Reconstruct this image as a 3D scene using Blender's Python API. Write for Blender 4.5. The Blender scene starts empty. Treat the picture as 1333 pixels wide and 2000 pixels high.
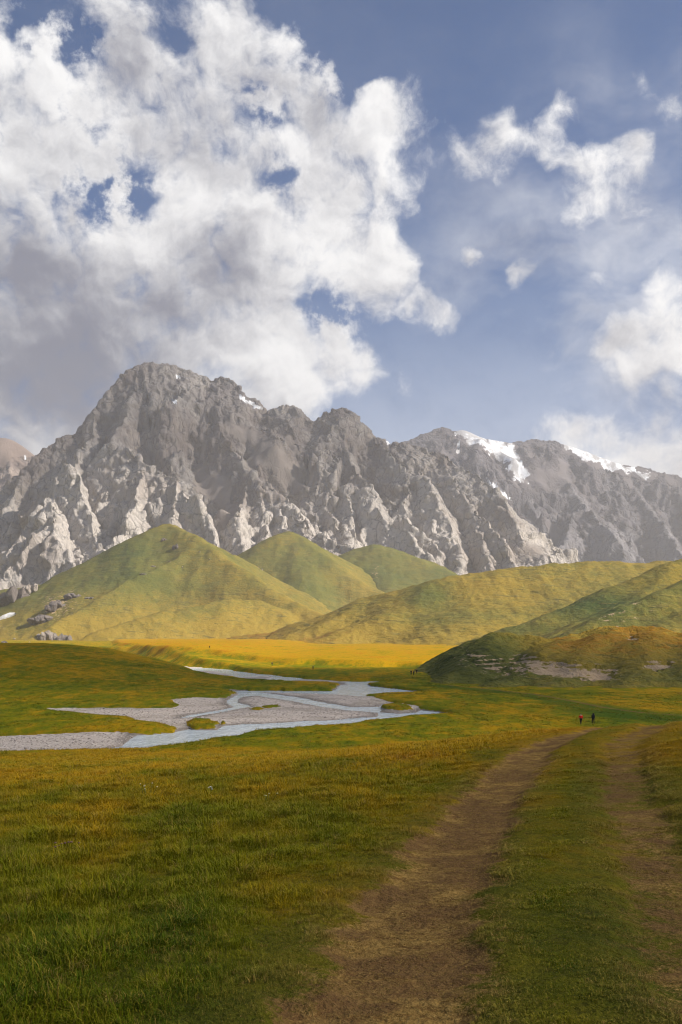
import bpy, bmesh, math, random
import numpy as np
from mathutils import Vector, Matrix

# ------------------------------------------------------------------ camera, sky, sun, exposure
scene = bpy.context.scene
F = 1944.0                 # focal length in photo pixels (35 mm on a 36 mm high frame)
CX, CY = 666.5, 1250.0     # optical axis (the lens is shifted up, the camera is level)
SUN_AZ, SUN_EL = math.radians(97), math.radians(36)     # azimuth clockwise from +Y (the view direction)
SUN = np.array([math.sin(SUN_AZ)*math.cos(SUN_EL), math.cos(SUN_AZ)*math.cos(SUN_EL), math.sin(SUN_EL)])

cam_data = bpy.data.cameras.new('camera')
cam_data.sensor_fit = 'VERTICAL'
cam_data.sensor_height = 36.0
cam_data.sensor_width = 24.0
cam_data.lens = 36.0*F/2000.0
cam_data.shift_y = 0.125
cam_data.clip_start = 0.1
cam_data.clip_end = 60000
cam_data.dof.use_dof = True
cam_data.dof.focus_distance = 60.0
cam_data.dof.aperture_fstop = 6.3
cam = bpy.data.objects.new('camera', cam_data)
scene.collection.objects.link(cam)
cam.location = (0, 0, 0)
cam.rotation_euler = (math.pi/2, 0, 0)
scene.camera = cam

scene.view_settings.view_transform = 'Standard'
scene.view_settings.look = 'None'
scene.view_settings.gamma = 1.0
scene.view_settings.use_curve_mapping = False
scene.view_settings.exposure = 0.78
scene.render.engine = 'CYCLES'
cy = scene.cycles
cy.max_bounces = 5; cy.diffuse_bounces = 2; cy.glossy_bounces = 2
cy.transmission_bounces = 2; cy.volume_bounces = 1; cy.transparent_max_bounces = 16
cy.use_denoising = True; cy.use_adaptive_sampling = True; cy.adaptive_threshold = 0.01
cy.denoising_prefilter = 'ACCURATE'; cy.filter_width = 1.05
cy.caustics_reflective = False; cy.caustics_refractive = False

def px_dir(px, py):
    v = np.array([(px-CX)/F, 1.0, (CY-py)/F]); return v/np.linalg.norm(v)

class NT:
    """small helper that writes node trees as expressions"""
    def __init__(self, nt): self.nt = nt
    def n(self, kind, **kw):
        nd = self.nt.nodes.new(kind)
        for k, v in kw.items(): setattr(nd, k, v)
        return nd
    def put(self, sock, v):
        if isinstance(v, bpy.types.NodeSocket): self.nt.links.new(v, sock)
        elif v is not None: sock.default_value = v
    def m(self, op, a, b=None, c=None, clamp=False):
        nd = self.n('ShaderNodeMath', operation=op, use_clamp=clamp)
        self.put(nd.inputs[0], a); self.put(nd.inputs[1], b)
        if c is not None: self.put(nd.inputs[2], c)
        return nd.outputs[0]
    def v(self, op, a, b=None, s=None):
        nd = self.n('ShaderNodeVectorMath', operation=op)
        self.put(nd.inputs[0], a)
        if b is not None: self.put(nd.inputs[1], b)
        if s is not None: self.put(nd.inputs['Scale'], s)
        return nd.outputs['Value'] if op in ('DISTANCE', 'LENGTH', 'DOT_PRODUCT') else nd.outputs[0]
    def ss(self, x, a, b, lo=0.0, hi=1.0):
        nd = self.n('ShaderNodeMapRange', interpolation_type='SMOOTHSTEP')
        for i, q in enumerate((x, a, b, lo, hi)): self.put(nd.inputs[i], q)
        return nd.outputs[0]
    def lin(self, x, a, b, lo=0.0, hi=1.0):
        nd = self.n('ShaderNodeMapRange')
        for i, q in enumerate((x, a, b, lo, hi)): self.put(nd.inputs[i], q)
        return nd.outputs[0]
    def noise(self, vec, scale, detail=4.0, rough=0.5, color=False, dist=0.0, lac=2.0):
        nd = self.n('ShaderNodeTexNoise')
        self.put(nd.inputs['Vector'], vec); self.put(nd.inputs['Scale'], scale)
        self.put(nd.inputs['Detail'], detail); self.put(nd.inputs['Roughness'], rough)
        self.put(nd.inputs['Lacunarity'], lac); self.put(nd.inputs['Distortion'], dist)
        return nd.outputs['Color' if color else 'Fac']
    def mix(self, f, a, b, mode='MIX'):
        nd = self.n('ShaderNodeMix', data_type='RGBA', blend_type=mode)
        self.put(nd.inputs[0], f)
        for s, q in ((nd.inputs[6], a), (nd.inputs[7], b)):
            if isinstance(q, (tuple, list)): q = (*q[:3], 1.0)
            self.put(s, q)
        return nd.outputs[2]
    def comb(self, x, y, z):
        nd = self.n('ShaderNodeCombineXYZ')
        for i, q in enumerate((x, y, z)): self.put(nd.inputs[i], q)
        return nd.outputs[0]
    def sep(self, v):
        nd = self.n('ShaderNodeSeparateXYZ'); self.put(nd.inputs[0], v); return nd.outputs

# clouds of the sky: banks of cloud by direction (photo pixel of the centre, radius in px, weight)
BANKS = [(50,160,230,0.55),(230,190,230,0.75),(400,240,230,0.75),(520,130,150,0.62),(440,60,90,0.59),(590,250,150,0.67),(690,330,170,0.62),(40,380,230,0.8),(330,380,230,0.5),
         (480,430,270,0.8),(650,460,210,0.75),(100,560,330,0.9),(60,720,300,1),(200,660,260,0.5),(330,560,260,0.5),(480,610,230,0.6),(770,545,105,1.04),(640,690,150,0.67),
         (705,720,70,0.78),(865,615,55,1.04),(815,595,50,0.65),(430,740,200,0.5),(240,20,170,0.39),(560,770,120,0.39),(790,215,99,0.62),(730,240,90,0.52),(880,300,95,0.68),
         (960,320,73,0.58),(985,250,60,0.58),(1060,300,77,0.52),(1120,215,53,0.68),(1070,250,60,0.31),(1100,340,52,0.31),(1200,350,112,0.72),(1240,310,60,0.52),(1270,440,95,0.52),
         (1140,450,69,0.38),(1320,215,64,0.58),(1270,145,64,0.42),(1185,150,43,0.34),(925,500,42,0.78),(1020,540,55,0.59),(1190,535,50,0.3),(1150,545,40,0.25),(1280,545,70,0.3),
         (1210,690,95,0.88),(1310,680,130,0.86),(1300,630,90,0.3),(1230,910,170,0.9),(1100,895,150,0.68),(1350,905,160,0.97),(1080,690,36,0.44),(800,740,60,0.52),(120,830,90,0.78),
         (60,850,100,0.65),(420,870,100,0.26),(215,360,45,0.45),(150,300,50,0.3),(270,400,40,0.3),(1330,300,34,0.4),(640,150,40,0.4),(1000,545,40,0.4),(880,395,52,0.28),
         (830,400,43,0.24)]
HOLES = [(205,375,150,.62),(265,345,60,.2),(130,250,80,.4),(90,215,40,.2),(525,225,80,.62),(500,190,40,.4),(545,345,62,.62),(585,330,40,.3),(110,100,110,.5),(190,100,70,.35),(40,25,90,.35),(330,70,80,.3),
         (650,625,80,.6),(600,590,60,.35),(660,60,170,.6),(790,850,120,.5),(670,180,70,.3),(300,500,60,.2),(420,310,40,.25),(450,440,50,.2),(600,430,50,.22)]
# shaded undersides of the cloud, painted as grey spots
CLOUD_SHADE = [(60,720,330,1.0),(250,690,200,.45),(10,520,150,.75),(460,505,130,.75),(350,600,150,.35),(235,95,85,.55),(330,310,120,.22),(400,720,150,.3),(120,600,120,.3),(620,240,90,.25),(560,560,80,.3),(1290,720,80,.3),(1230,400,70,.2),(1250,930,120,.25)]
VIEW_C = px_dir(666, 700)

def cloud_group():
    g = bpy.data.node_groups.new('cloud_cover', 'ShaderNodeTree')
    g.interface.new_socket('Vector', in_out='INPUT', socket_type='NodeSocketVector')
    g.interface.new_socket('Cover', in_out='OUTPUT', socket_type='NodeSocketFloat')
    g.interface.new_socket('Hole', in_out='OUTPUT', socket_type='NodeSocketFloat')
    g.interface.new_socket('Shade', in_out='OUTPUT', socket_type='NodeSocketFloat')
    t = NT(g)
    gi = t.n('NodeGroupInput'); go = t.n('NodeGroupOutput')
    d = gi.outputs[0]
    def total(spots):
        tot = None
        for px, py, r, w in spots:
            nrm = math.sqrt(1+((px-CX)/F)**2+((CY-py)/F)**2)
            e = t.ss(t.v('DISTANCE', d, tuple(px_dir(px, py))), r*1.15/(F*nrm), 0.0, 0.0, w)
            tot = e if tot is None else t.m('ADD', tot, e)
        return tot
    tot = total(BANKS); hole = total(HOLES); cloud_shade = total(CLOUD_SHADE)
    # beyond the banks placed above, broken cloud goes on all round the sky
    far = t.ss(t.v('DISTANCE', d, tuple(VIEW_C)), 0.50, 0.8)
    wide = t.ss(t.noise(d, 2.6, 3.0), 0.42, 0.68, -0.2, 0.95)
    tot = t.m('MULTIPLY_ADD', far, wide, tot)
    g.links.new(tot, go.inputs[0]); g.links.new(hole, go.inputs[1]); g.links.new(cloud_shade, go.inputs[2])
    return g

def build_world():
    w = bpy.data.worlds.new('World'); scene.world = w; w.use_nodes = True
    nt = w.node_tree; nt.nodes.clear(); t = NT(nt)
    out = t.n('ShaderNodeOutputWorld'); bg = t.n('ShaderNodeBackground')
    STR = 0.085
    bg.inputs['Strength'].default_value = STR
    sky = t.n('ShaderNodeTexSky', sky_type='NISHITA', sun_disc=False)
    sky.sun_elevation = SUN_EL; sky.sun_rotation = SUN_AZ
    sky.altitude = 3000; sky.air_density = 1.0; sky.dust_density = 0.4; sky.ozone_density = 4.0
    d0 = t.n('ShaderNodeTexCoord').outputs['Generated']
    grp = cloud_group()
    def cover(vec):
        nd = t.n('ShaderNodeGroup'); nd.node_tree = grp; t.put(nd.inputs[0], vec); return nd.outputs[0], nd.outputs[1], nd.outputs[2]
    # warp so that the edges curl
    w1 = t.v('SUBTRACT', t.noise(d0, 5.0, 2.0, 0.5, True), (0.5,0.5,0.5))
    w2 = t.v('SUBTRACT', t.noise(d0, 17.0, 4.0, 0.55, True), (0.5,0.5,0.5))
    dw = t.v('ADD', d0, t.v('ADD', t.v('SCALE', w1, s=0.028), t.v('SCALE', w2, s=0.034)))
    # tangent direction towards the sun, seen from the middle of the view
    s = SUN - np.dot(SUN, VIEW_C)*VIEW_C; s = s/np.linalg.norm(s); s = 0.55*s + 0.75*np.array([0,0,1.0]); s /= np.linalg.norm(s)
    def billow(vec, sc, det):
        n = t.noise(vec, sc, det, 0.5)
        return t.m('MULTIPLY', t.m('ABSOLUTE', t.m('SUBTRACT', n, 0.5)), 2.0)
    def sat(c):
        return t.m('SUBTRACT', 1.0, t.m('POWER', 0.2, c))
    P0, H0, K0 = cover(dw)
    rag = t.ss(t.noise(d0, 19.0, 6.0, 0.62), 0.40, 0.60, 0.0, 1.45)
    c0 = t.m('SUBTRACT', sat(P0), t.m('MULTIPLY', t.m('MULTIPLY', H0, rag), 0.66))
    def fine(vec):
        return t.m('MULTIPLY_ADD', t.noise(vec, 26.0, 8.0, 0.66), 0.85, t.m('MULTIPLY', billow(vec, 15.0, 3.0), 0.5))
    n0 = fine(dw); n1 = fine(t.v('ADD', dw, tuple(s*0.007)))
    l0 = t.noise(dw, 7.5, 3.0, 0.5); l1 = t.noise(t.v('ADD', dw, tuple(s*0.03)), 7.5, 3.0, 0.5)
    rho = t.m('ADD', t.m('MULTIPLY', c0, 1.25), t.m('ADD', t.m('MULTIPLY', t.m('SUBTRACT', l0, 0.5), 1.0), t.m('MULTIPLY', t.m('SUBTRACT', n0, 0.56), 1.55)))
    rho = t.m('SUBTRACT', rho, 0.56)
    alpha = t.m('POWER', t.ss(rho, -0.12, 0.46), 0.9)
    veil = t.ss(t.v('DISTANCE', d0, tuple(px_dir(1180, 560))), 0.28, 0.0, 0.05, 0.68)
    thin = t.m('MULTIPLY', t.ss(t.noise(t.v('MULTIPLY', dw, (1.0,1.0,1.8)), 5.0, 5.0, 0.6), 0.36, 0.75), veil)
    # high thin haze, thicker towards the horizon
    low = t.ss(t.sep(d0)[2], 0.40, 0.12, 0.0, 0.42)
    thin = t.m('MAXIMUM', thin, low)
    alpha = t.m('ADD', alpha, t.m('MULTIPLY', t.m('SUBTRACT', 1.0, alpha), thin))
    # how much sunlight gets into this bit of cloud: less cloud on the sunny side, more light
    lit = t.m('MULTIPLY_ADD', t.m('SUBTRACT', n0, n1), 0.85, 0.68)
    lit = t.m('MULTIPLY_ADD', t.m('SUBTRACT', l0, l1), 2.0, lit)
    lit = t.m('SUBTRACT', lit, t.m('MULTIPLY', K0, 0.52))
    lit = t.m('ADD', lit, t.m('MULTIPLY', t.ss(rho, 0.6, 0.0), 0.12))
    lit = t.ss(lit, 0.0, 1.05)
    k = 1.0/STR
    col = t.mix(lit, (0.120*k, 0.127*k, 0.165*k), (0.61*k, 0.605*k, 0.60*k))
    hs = t.n('ShaderNodeHueSaturation'); hs.inputs['Saturation'].default_value = 3.0; hs.inputs['Value'].default_value = 0.70
    t.put(hs.inputs['Color'], sky.outputs[0])
    fin = t.mix(alpha, hs.outputs[0], col)
    nt.links.new(fin, bg.inputs['Color']); nt.links.new(bg.outputs[0], out.inputs['Surface'])
    w.cycles.sampling_method = 'MANUAL'; w.cycles.sample_map_resolution = 512
build_world()

sun_data = bpy.data.lights.new('sun', 'SUN')
sun_data.energy = 5.0; sun_data.angle = math.radians(0.53); sun_data.color = (1.0, 0.93, 0.83)
sun = bpy.data.objects.new('sun', sun_data); scene.collection.objects.link(sun)
sun.rotation_euler = Vector(SUN).to_track_quat('Z', 'Y').to_euler()

# ------------------------------------------------------------------ helpers: noise, tagging, meshes
def _tab(seed):
    r = np.random.RandomState(seed)
    p = r.permutation(256).astype(np.int32); p = np.concatenate([p, p])
    a = r.rand(256)*2*np.pi
    return p, np.cos(a).astype(np.float32), np.sin(a).astype(np.float32)
_TABS = {}
def perlin(x, y, seed=0):
    """gradient noise, about -0.7..0.7"""
    if seed not in _TABS: _TABS[seed] = _tab(seed+11)
    p, gx, gy = _TABS[seed]
    x = np.asarray(x, dtype=np.float64); y = np.asarray(y, dtype=np.float64)
    xf = np.floor(x); yf = np.floor(y)
    xi = xf.astype(np.int64) & 255; yi = yf.astype(np.int64) & 255
    fx = (x-xf).astype(np.float32); fy = (y-yf).astype(np.float32)
    u = fx*fx*fx*(fx*(fx*6-15)+10); v = fy*fy*fy*(fy*(fy*6-15)+10)
    x1 = (xi+1) & 255; y1 = (yi+1) & 255
    def g(ix, iy, dx, dy):
        h = p[p[ix]+iy]; return gx[h]*dx+gy[h]*dy
    a = g(xi, yi, fx, fy); b = g(x1, yi, fx-1, fy); c = g(xi, y1, fx, fy-1); d = g(x1, y1, fx-1, fy-1)
    return (a+u*(b-a))+v*((c+u*(d-c))-(a+u*(b-a)))
def fbm(x, y, oct=5, seed=0, gain=0.5, lac=2.03):
    s = 0.0; a = 1.0
    for i in range(oct):
        s = s + a*perlin(x, y, seed+i); x = x*lac+3.7; y = y*lac-1.3; a *= gain
    return s
def ridged(x, y, oct=5, seed=0, gain=0.5, lac=2.05):
    s = 0.0; a = 1.0; w = 1.0
    for i in range(oct):
        n = 1.0-np.abs(perlin(x, y, seed+i))*1.7
        n = n*n*w; s = s+a*n; w = np.clip(n*1.6, 0, 1); x = x*lac+5.1; y = y*lac+2.9; a *= gain
    return s
def sstep(x, a, b):
    q = np.clip((x-a)/(b-a), 0, 1); return q*q*(3-2*q)

def tag(o, label=None, cat=None, group=None, kind=None):
    if label: o['label'] = label
    if cat: o['category'] = cat
    if group: o['group'] = group
    if kind: o['kind'] = kind
    return o
def link(o, parent=None):
    scene.collection.objects.link(o)
    if parent is not None: o.parent = parent
    return o
def mesh_obj(name, V, Fc, mat, parent=None, smooth=True, attrs=None):
    V = np.asarray(V, dtype=np.float32); Fc = np.asarray(Fc, dtype=np.int32)
    me = bpy.data.meshes.new(name)
    k = Fc.shape[1]
    me.vertices.add(len(V)); me.vertices.foreach_set('co', V.ravel())
    me.loops.add(Fc.size); me.loops.foreach_set('vertex_index', Fc.ravel())
    me.polygons.add(len(Fc)); me.polygons.foreach_set('loop_start', np.arange(0, Fc.size, k, dtype=np.int32))
    me.polygons.foreach_set('loop_total', np.full(len(Fc), k, dtype=np.int32))
    me.polygons.foreach_set('use_smooth', np.full(len(Fc), smooth, dtype=bool))
    me.update(calc_edges=True)
    for nm, arr in (attrs or {}).items():
        a = me.attributes.new(nm, 'FLOAT', 'POINT'); a.data.foreach_set('value', np.asarray(arr, dtype=np.float32))
    me.materials.append(mat)
    o = bpy.data.objects.new(name, me)
    return link(o, parent)
def sub_mesh(V, Fc, sel, attrs):
    f = Fc[sel]; used, inv = np.unique(f, return_inverse=True)
    return V[used], inv.reshape(f.shape), {k: a[used] for k, a in attrs.items()}
def grid_faces(nr, nc, wrap=False):
    r = np.arange(nr-1)[:, None]; c = np.arange(nc if wrap else nc-1)[None, :]
    c2 = (c+1) % nc
    return np.stack([r*nc+c, r*nc+c2, (r+1)*nc+c2, (r+1)*nc+c], -1).reshape(-1, 4)
def in_poly(x, y, poly):
    r = np.zeros(np.shape(x), bool); n = len(poly)
    for i in range(n):
        x0, y0 = poly[i]; x1, y1 = poly[(i+1) % n]
        if y0 == y1: continue
        c = ((y0 > y) != (y1 > y)) & (x < (x1-x0)*(y-y0)/(y1-y0)+x0); r ^= c
    return r
def line_dist(x, y, pts, closed=False, vals=None):
    """distance to a polyline; with vals also the value interpolated at the nearest point and the running length there"""
    best = np.full(np.shape(x), 1e18); bv = np.zeros(np.shape(x)); bs = np.zeros(np.shape(x)); sl = 0.0
    pts = [tuple(p[:2]) for p in pts]
    segs = list(zip(range(len(pts)-1), range(1, len(pts))))
    if closed: segs.append((len(pts)-1, 0))
    for i, j in segs:
        ax, ay = pts[i]; bx, by = pts[j]; dx, dy = bx-ax, by-ay; L2 = dx*dx+dy*dy+1e-9
        tt = np.clip(((x-ax)*dx+(y-ay)*dy)/L2, 0, 1)
        q = (x-ax-tt*dx)**2+(y-ay-tt*dy)**2
        k = q < best; best = np.where(k, q, best)
        if vals is not None:
            bv = np.where(k, vals[i]+(vals[j]-vals[i])*tt, bv); bs = np.where(k, sl+tt*math.sqrt(L2), bs)
        sl += math.sqrt(L2)
    best = np.sqrt(best)
    return best if vals is None else (best, bv, bs)
def sdf(x, y, poly):
    d = line_dist(x, y, poly, True); return np.where(in_poly(x, y, poly), -d, d)

# ------------------------------------------------------------------ materials
def new_mat(name):
    m = bpy.data.materials.new(name); m.use_nodes = True
    m.node_tree.nodes.clear(); t = NT(m.node_tree)
    out = t.n('ShaderNodeOutputMaterial'); b = t.n('ShaderNodeBsdfPrincipled')
    m.node_tree.links.new(b.outputs[0], out.inputs['Surface'])
    b.inputs['Specular IOR Level'].default_value = 0.25
    return m, t, b
def bump(t, b, h, strength, dist):
    nd = t.n('ShaderNodeBump'); t.put(nd.inputs['Height'], h); nd.inputs['Strength'].default_value = strength
    nd.inputs['Distance'].default_value = dist; t.put(b.inputs['Normal'], nd.outputs[0])
def attr(t, name, kind='GEOMETRY'):
    nd = t.n('ShaderNodeAttribute', attribute_name=name, attribute_type=kind); return nd.outputs['Fac']
def plain(name, col, rough=0.8, spec=0.25):
    m, t, b = new_mat(name)
    pos = t.n('ShaderNodeNewGeometry').outputs['Position']
    n = t.noise(pos, 9.0, 3.0)
    t.put(b.inputs['Base Color'], t.mix(n, tuple(c*0.75 for c in col), tuple(min(1, c*1.25) for c in col)))
    b.inputs['Roughness'].default_value = rough; b.inputs['Specular IOR Level'].default_value = spec
    return m

GOLD, RUST, GREEN, DEEP = (0.440, 0.245, 0.004), (0.400, 0.160, 0.005), (0.165, 0.168, 0.003), (0.062, 0.098, 0.003)
def grass_colour(t, pos, gold, far=False):
    """patches of gold, rust and green grass; the same ground for the sheet and for the blades"""
    flat = t.v('MULTIPLY', pos, (1.0, 0.42, 0.25))
    big = t.noise(flat, 0.055, 4.0, 0.55)
    mid = t.noise(flat, 0.42, 4.0, 0.6)
    sm = t.noise(pos, 2.3, 3.0, 0.6)
    g = t.m('ADD', gold, t.m('ADD', t.m('MULTIPLY', t.m('SUBTRACT', big, 0.5), 1.5), t.m('ADD', t.m('MULTIPLY', t.m('SUBTRACT', mid, 0.5), 1.5), t.m('MULTIPLY', t.m('SUBTRACT', sm, 0.5), 0.7))))
    c = t.mix(t.ss(g, 0.22, 0.85), GREEN, GOLD)
    c = t.mix(t.ss(g, 0.80, 1.25), c, RUST)
    c = t.mix(t.ss(g, 0.28, -0.12), c, DEEP)
    return c, g

def ground_material():
    m, t, b = new_mat('pasture')
    geo = t.n('ShaderNodeNewGeometry'); pos = geo.outputs['Position']
    gold = attr(t, 'gold'); dirt = attr(t, 'dirt'); gravel = attr(t, 'gravel'); lush = attr(t, 'lush'); thatch = attr(t, 'thatch')
    c, g = grass_colour(t, pos, gold)
    c = t.mix(lush, c, (0.050, 0.098, 0.008))
    # clumps, soil showing through
    n1 = t.noise(pos, 3.5, 5.0, 0.65); n2 = t.noise(pos, 14.0, 4.0, 0.7)
    c = t.mix(t.m('MULTIPLY', t.ss(n1, 0.52, 0.30), 0.55), c, (0.020, 0.022, 0.006))
    c = t.mix(t.m('MULTIPLY', t.ss(n2, 0.55, 0.75), 0.45), c, t.mix(0.5, c, (0.30, 0.22, 0.05)))
    # where blades stand, the sheet below them is thatch and soil
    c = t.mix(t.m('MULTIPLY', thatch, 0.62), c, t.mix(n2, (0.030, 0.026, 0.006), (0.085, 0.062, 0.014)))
    # track: dry trodden grass, earth
    d1 = t.noise(pos, 5.0, 5.0, 0.7); d2 = t.noise(pos, 28.0, 3.0, 0.7); d3 = t.noise(pos, 0.8, 3.0, 0.6)
    earth = t.mix(t.ss(d1, 0.35, 0.68), (0.125, 0.066, 0.020), (0.320, 0.195, 0.055))
    earth = t.mix(t.ss(d2, 0.48, 0.72), earth, (0.38, 0.245, 0.075))
    earth = t.mix(t.m('MULTIPLY', t.ss(d3, 0.40, 0.58), 0.72), earth, (0.120, 0.064, 0.028))
    e1 = t.noise(pos, 1.6, 5.0, 0.7)
    dm = t.ss(t.m('ADD', dirt, t.m('ADD', t.m('MULTIPLY', t.m('SUBTRACT', e1, 0.5), 1.3), t.m('MULTIPLY', t.m('SUBTRACT', d2, 0.5), 0.7))), 0.36, 0.64)
    c = t.mix(dm, c, earth)
    # river gravel
    v = t.n('ShaderNodeTexVoronoi', feature='F1'); t.put(v.inputs['Vector'], pos); v.inputs['Scale'].default_value = 3.2
    gcol = t.mix(t.sep(v.outputs['Color'])[0], (0.33, 0.275, 0.225), (0.68, 0.59, 0.50))
    gcol = t.mix(t.ss(t.noise(pos, 0.25, 5.0, 0.6), 0.40, 0.62), gcol, (0.52, 0.44, 0.37))
    wet = attr(t, 'wet')
    gcol = t.mix(t.m('MULTIPLY', t.ss(t.noise(pos, 0.07, 4.0, 0.6), 0.50, 0.62), 0.55), gcol, (0.27, 0.23, 0.17))
    gcol = t.mix(t.m('MULTIPLY', wet, 0.65), gcol, (0.115, 0.098, 0.080))
    c = t.mix(t.ss(gravel, 0.4, 0.6), c, gcol)
    t.put(b.inputs['Base Color'], c); b.inputs['Roughness'].default_value = 1.0; b.inputs['Specular IOR Level'].default_value = 0.02
    h = t.m('ADD', t.m('MULTIPLY', n1, 0.6), t.m('ADD', t.m('MULTIPLY', t.noise(pos, 0.5, 4.0), 1.0), t.m('MULTIPLY', n2, 0.25)))
    bump(t, b, h, 0.7, 0.25)
    return m

def hill_material(name, streak=1.0, freq=1.1, stripe=0.04, deep=(0.052, 0.076, 0.018), rust=(0.27, 0.135, 0.018)):
    m, t, b = new_mat(name)
    geo = t.n('ShaderNodeNewGeometry'); pos = geo.outputs['Position']
    gold = attr(t, 'gold'); bare = attr(t, 'bare')
    flat = t.v('MULTIPLY', pos, (1.0, 1.0, 2.2))
    big = t.noise(flat, 0.006, 4.0, 0.55); mid = t.noise(flat, 0.035, 5.0, 0.6); sm = t.noise(pos, 0.25, 4.0, 0.65)
    g = t.m('ADD', gold, t.m('ADD', t.m('MULTIPLY', t.m('SUBTRACT', big, 0.5), 0.9), t.m('ADD', t.m('MULTIPLY', t.m('SUBTRACT', mid, 0.5), 0.6), t.m('MULTIPLY', t.m('SUBTRACT', sm, 0.5), 0.85))))
    c = t.mix(t.ss(g, 0.15, 0.80), (0.122, 0.121, 0.024), (0.280, 0.192, 0.027))
    c = t.mix(t.ss(g, 0.25, -0.25), c, deep)
    c = t.mix(t.ss(g, 0.80, 1.15), c, rust)
    # terracettes along the contours: step shade and plants painted as dark streaks, patches of bare soil
    wob = t.noise(pos, 0.02, 3.0)
    z = t.sep(pos)[2]
    tread = t.m('SINE', t.m('ADD', t.m('MULTIPLY', z, freq), t.m('MULTIPLY', wob, 26.0)))
    sp = t.sep(pos); kf = 1.0 if freq < 2 else 3.2
    zz = t.m('ADD', t.m('MULTIPLY', sp[2], 0.24*kf), t.m('MULTIPLY', sp[0], 0.022*kf))
    stv = t.comb(t.m('MULTIPLY', sp[0], 0.030*kf), t.m('MULTIPLY', sp[1], 0.030*kf), zz)
    step_shade = t.ss(t.noise(stv, 1.0, 3.0, 0.55), 0.575, 0.645)
    patch = t.ss(t.noise(pos, 0.0065*kf, 4.0, 0.6), 0.40, 0.55)
    tp = t.m('MULTIPLY', step_shade, patch)
    c = t.mix(t.m('MULTIPLY', tp, 0.62*streak), c, (0.050, 0.053, 0.014))
    pale_edge = t.m('MULTIPLY', t.ss(t.noise(t.v('ADD', stv, (0.0, 0.0, -0.22)), 1.0, 3.0, 0.55), 0.575, 0.645), patch)
    c = t.mix(t.m('MULTIPLY', pale_edge, 0.30*streak), c, (0.30, 0.235, 0.060))
    bm = t.ss(t.m('ADD', bare, t.m('ADD', t.m('MULTIPLY', t.m('SUBTRACT', t.noise(pos, 0.12 if freq < 2 else 0.30, 6.0, 0.68), 0.5), 1.3), t.m('MULTIPLY', tread, stripe))), 0.5, 0.66)
    soil = t.mix(t.noise(pos, 0.5, 4.0, 0.6), (0.30, 0.195, 0.105), (0.58, 0.43, 0.27))
    c = t.mix(bm, c, soil)
    t.put(b.inputs['Base Color'], c); b.inputs['Roughness'].default_value = 0.95; b.inputs['Specular IOR Level'].default_value = 0.06
    h = t.m('ADD', t.m('MULTIPLY', mid, 3.0), t.m('ADD', t.m('MULTIPLY', sm, 1.5), t.m('MULTIPLY', t.noise(pos, 1.1, 3.0), 0.5)))
    bump(t, b, h, 0.7, 1.6)
    return m

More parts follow.
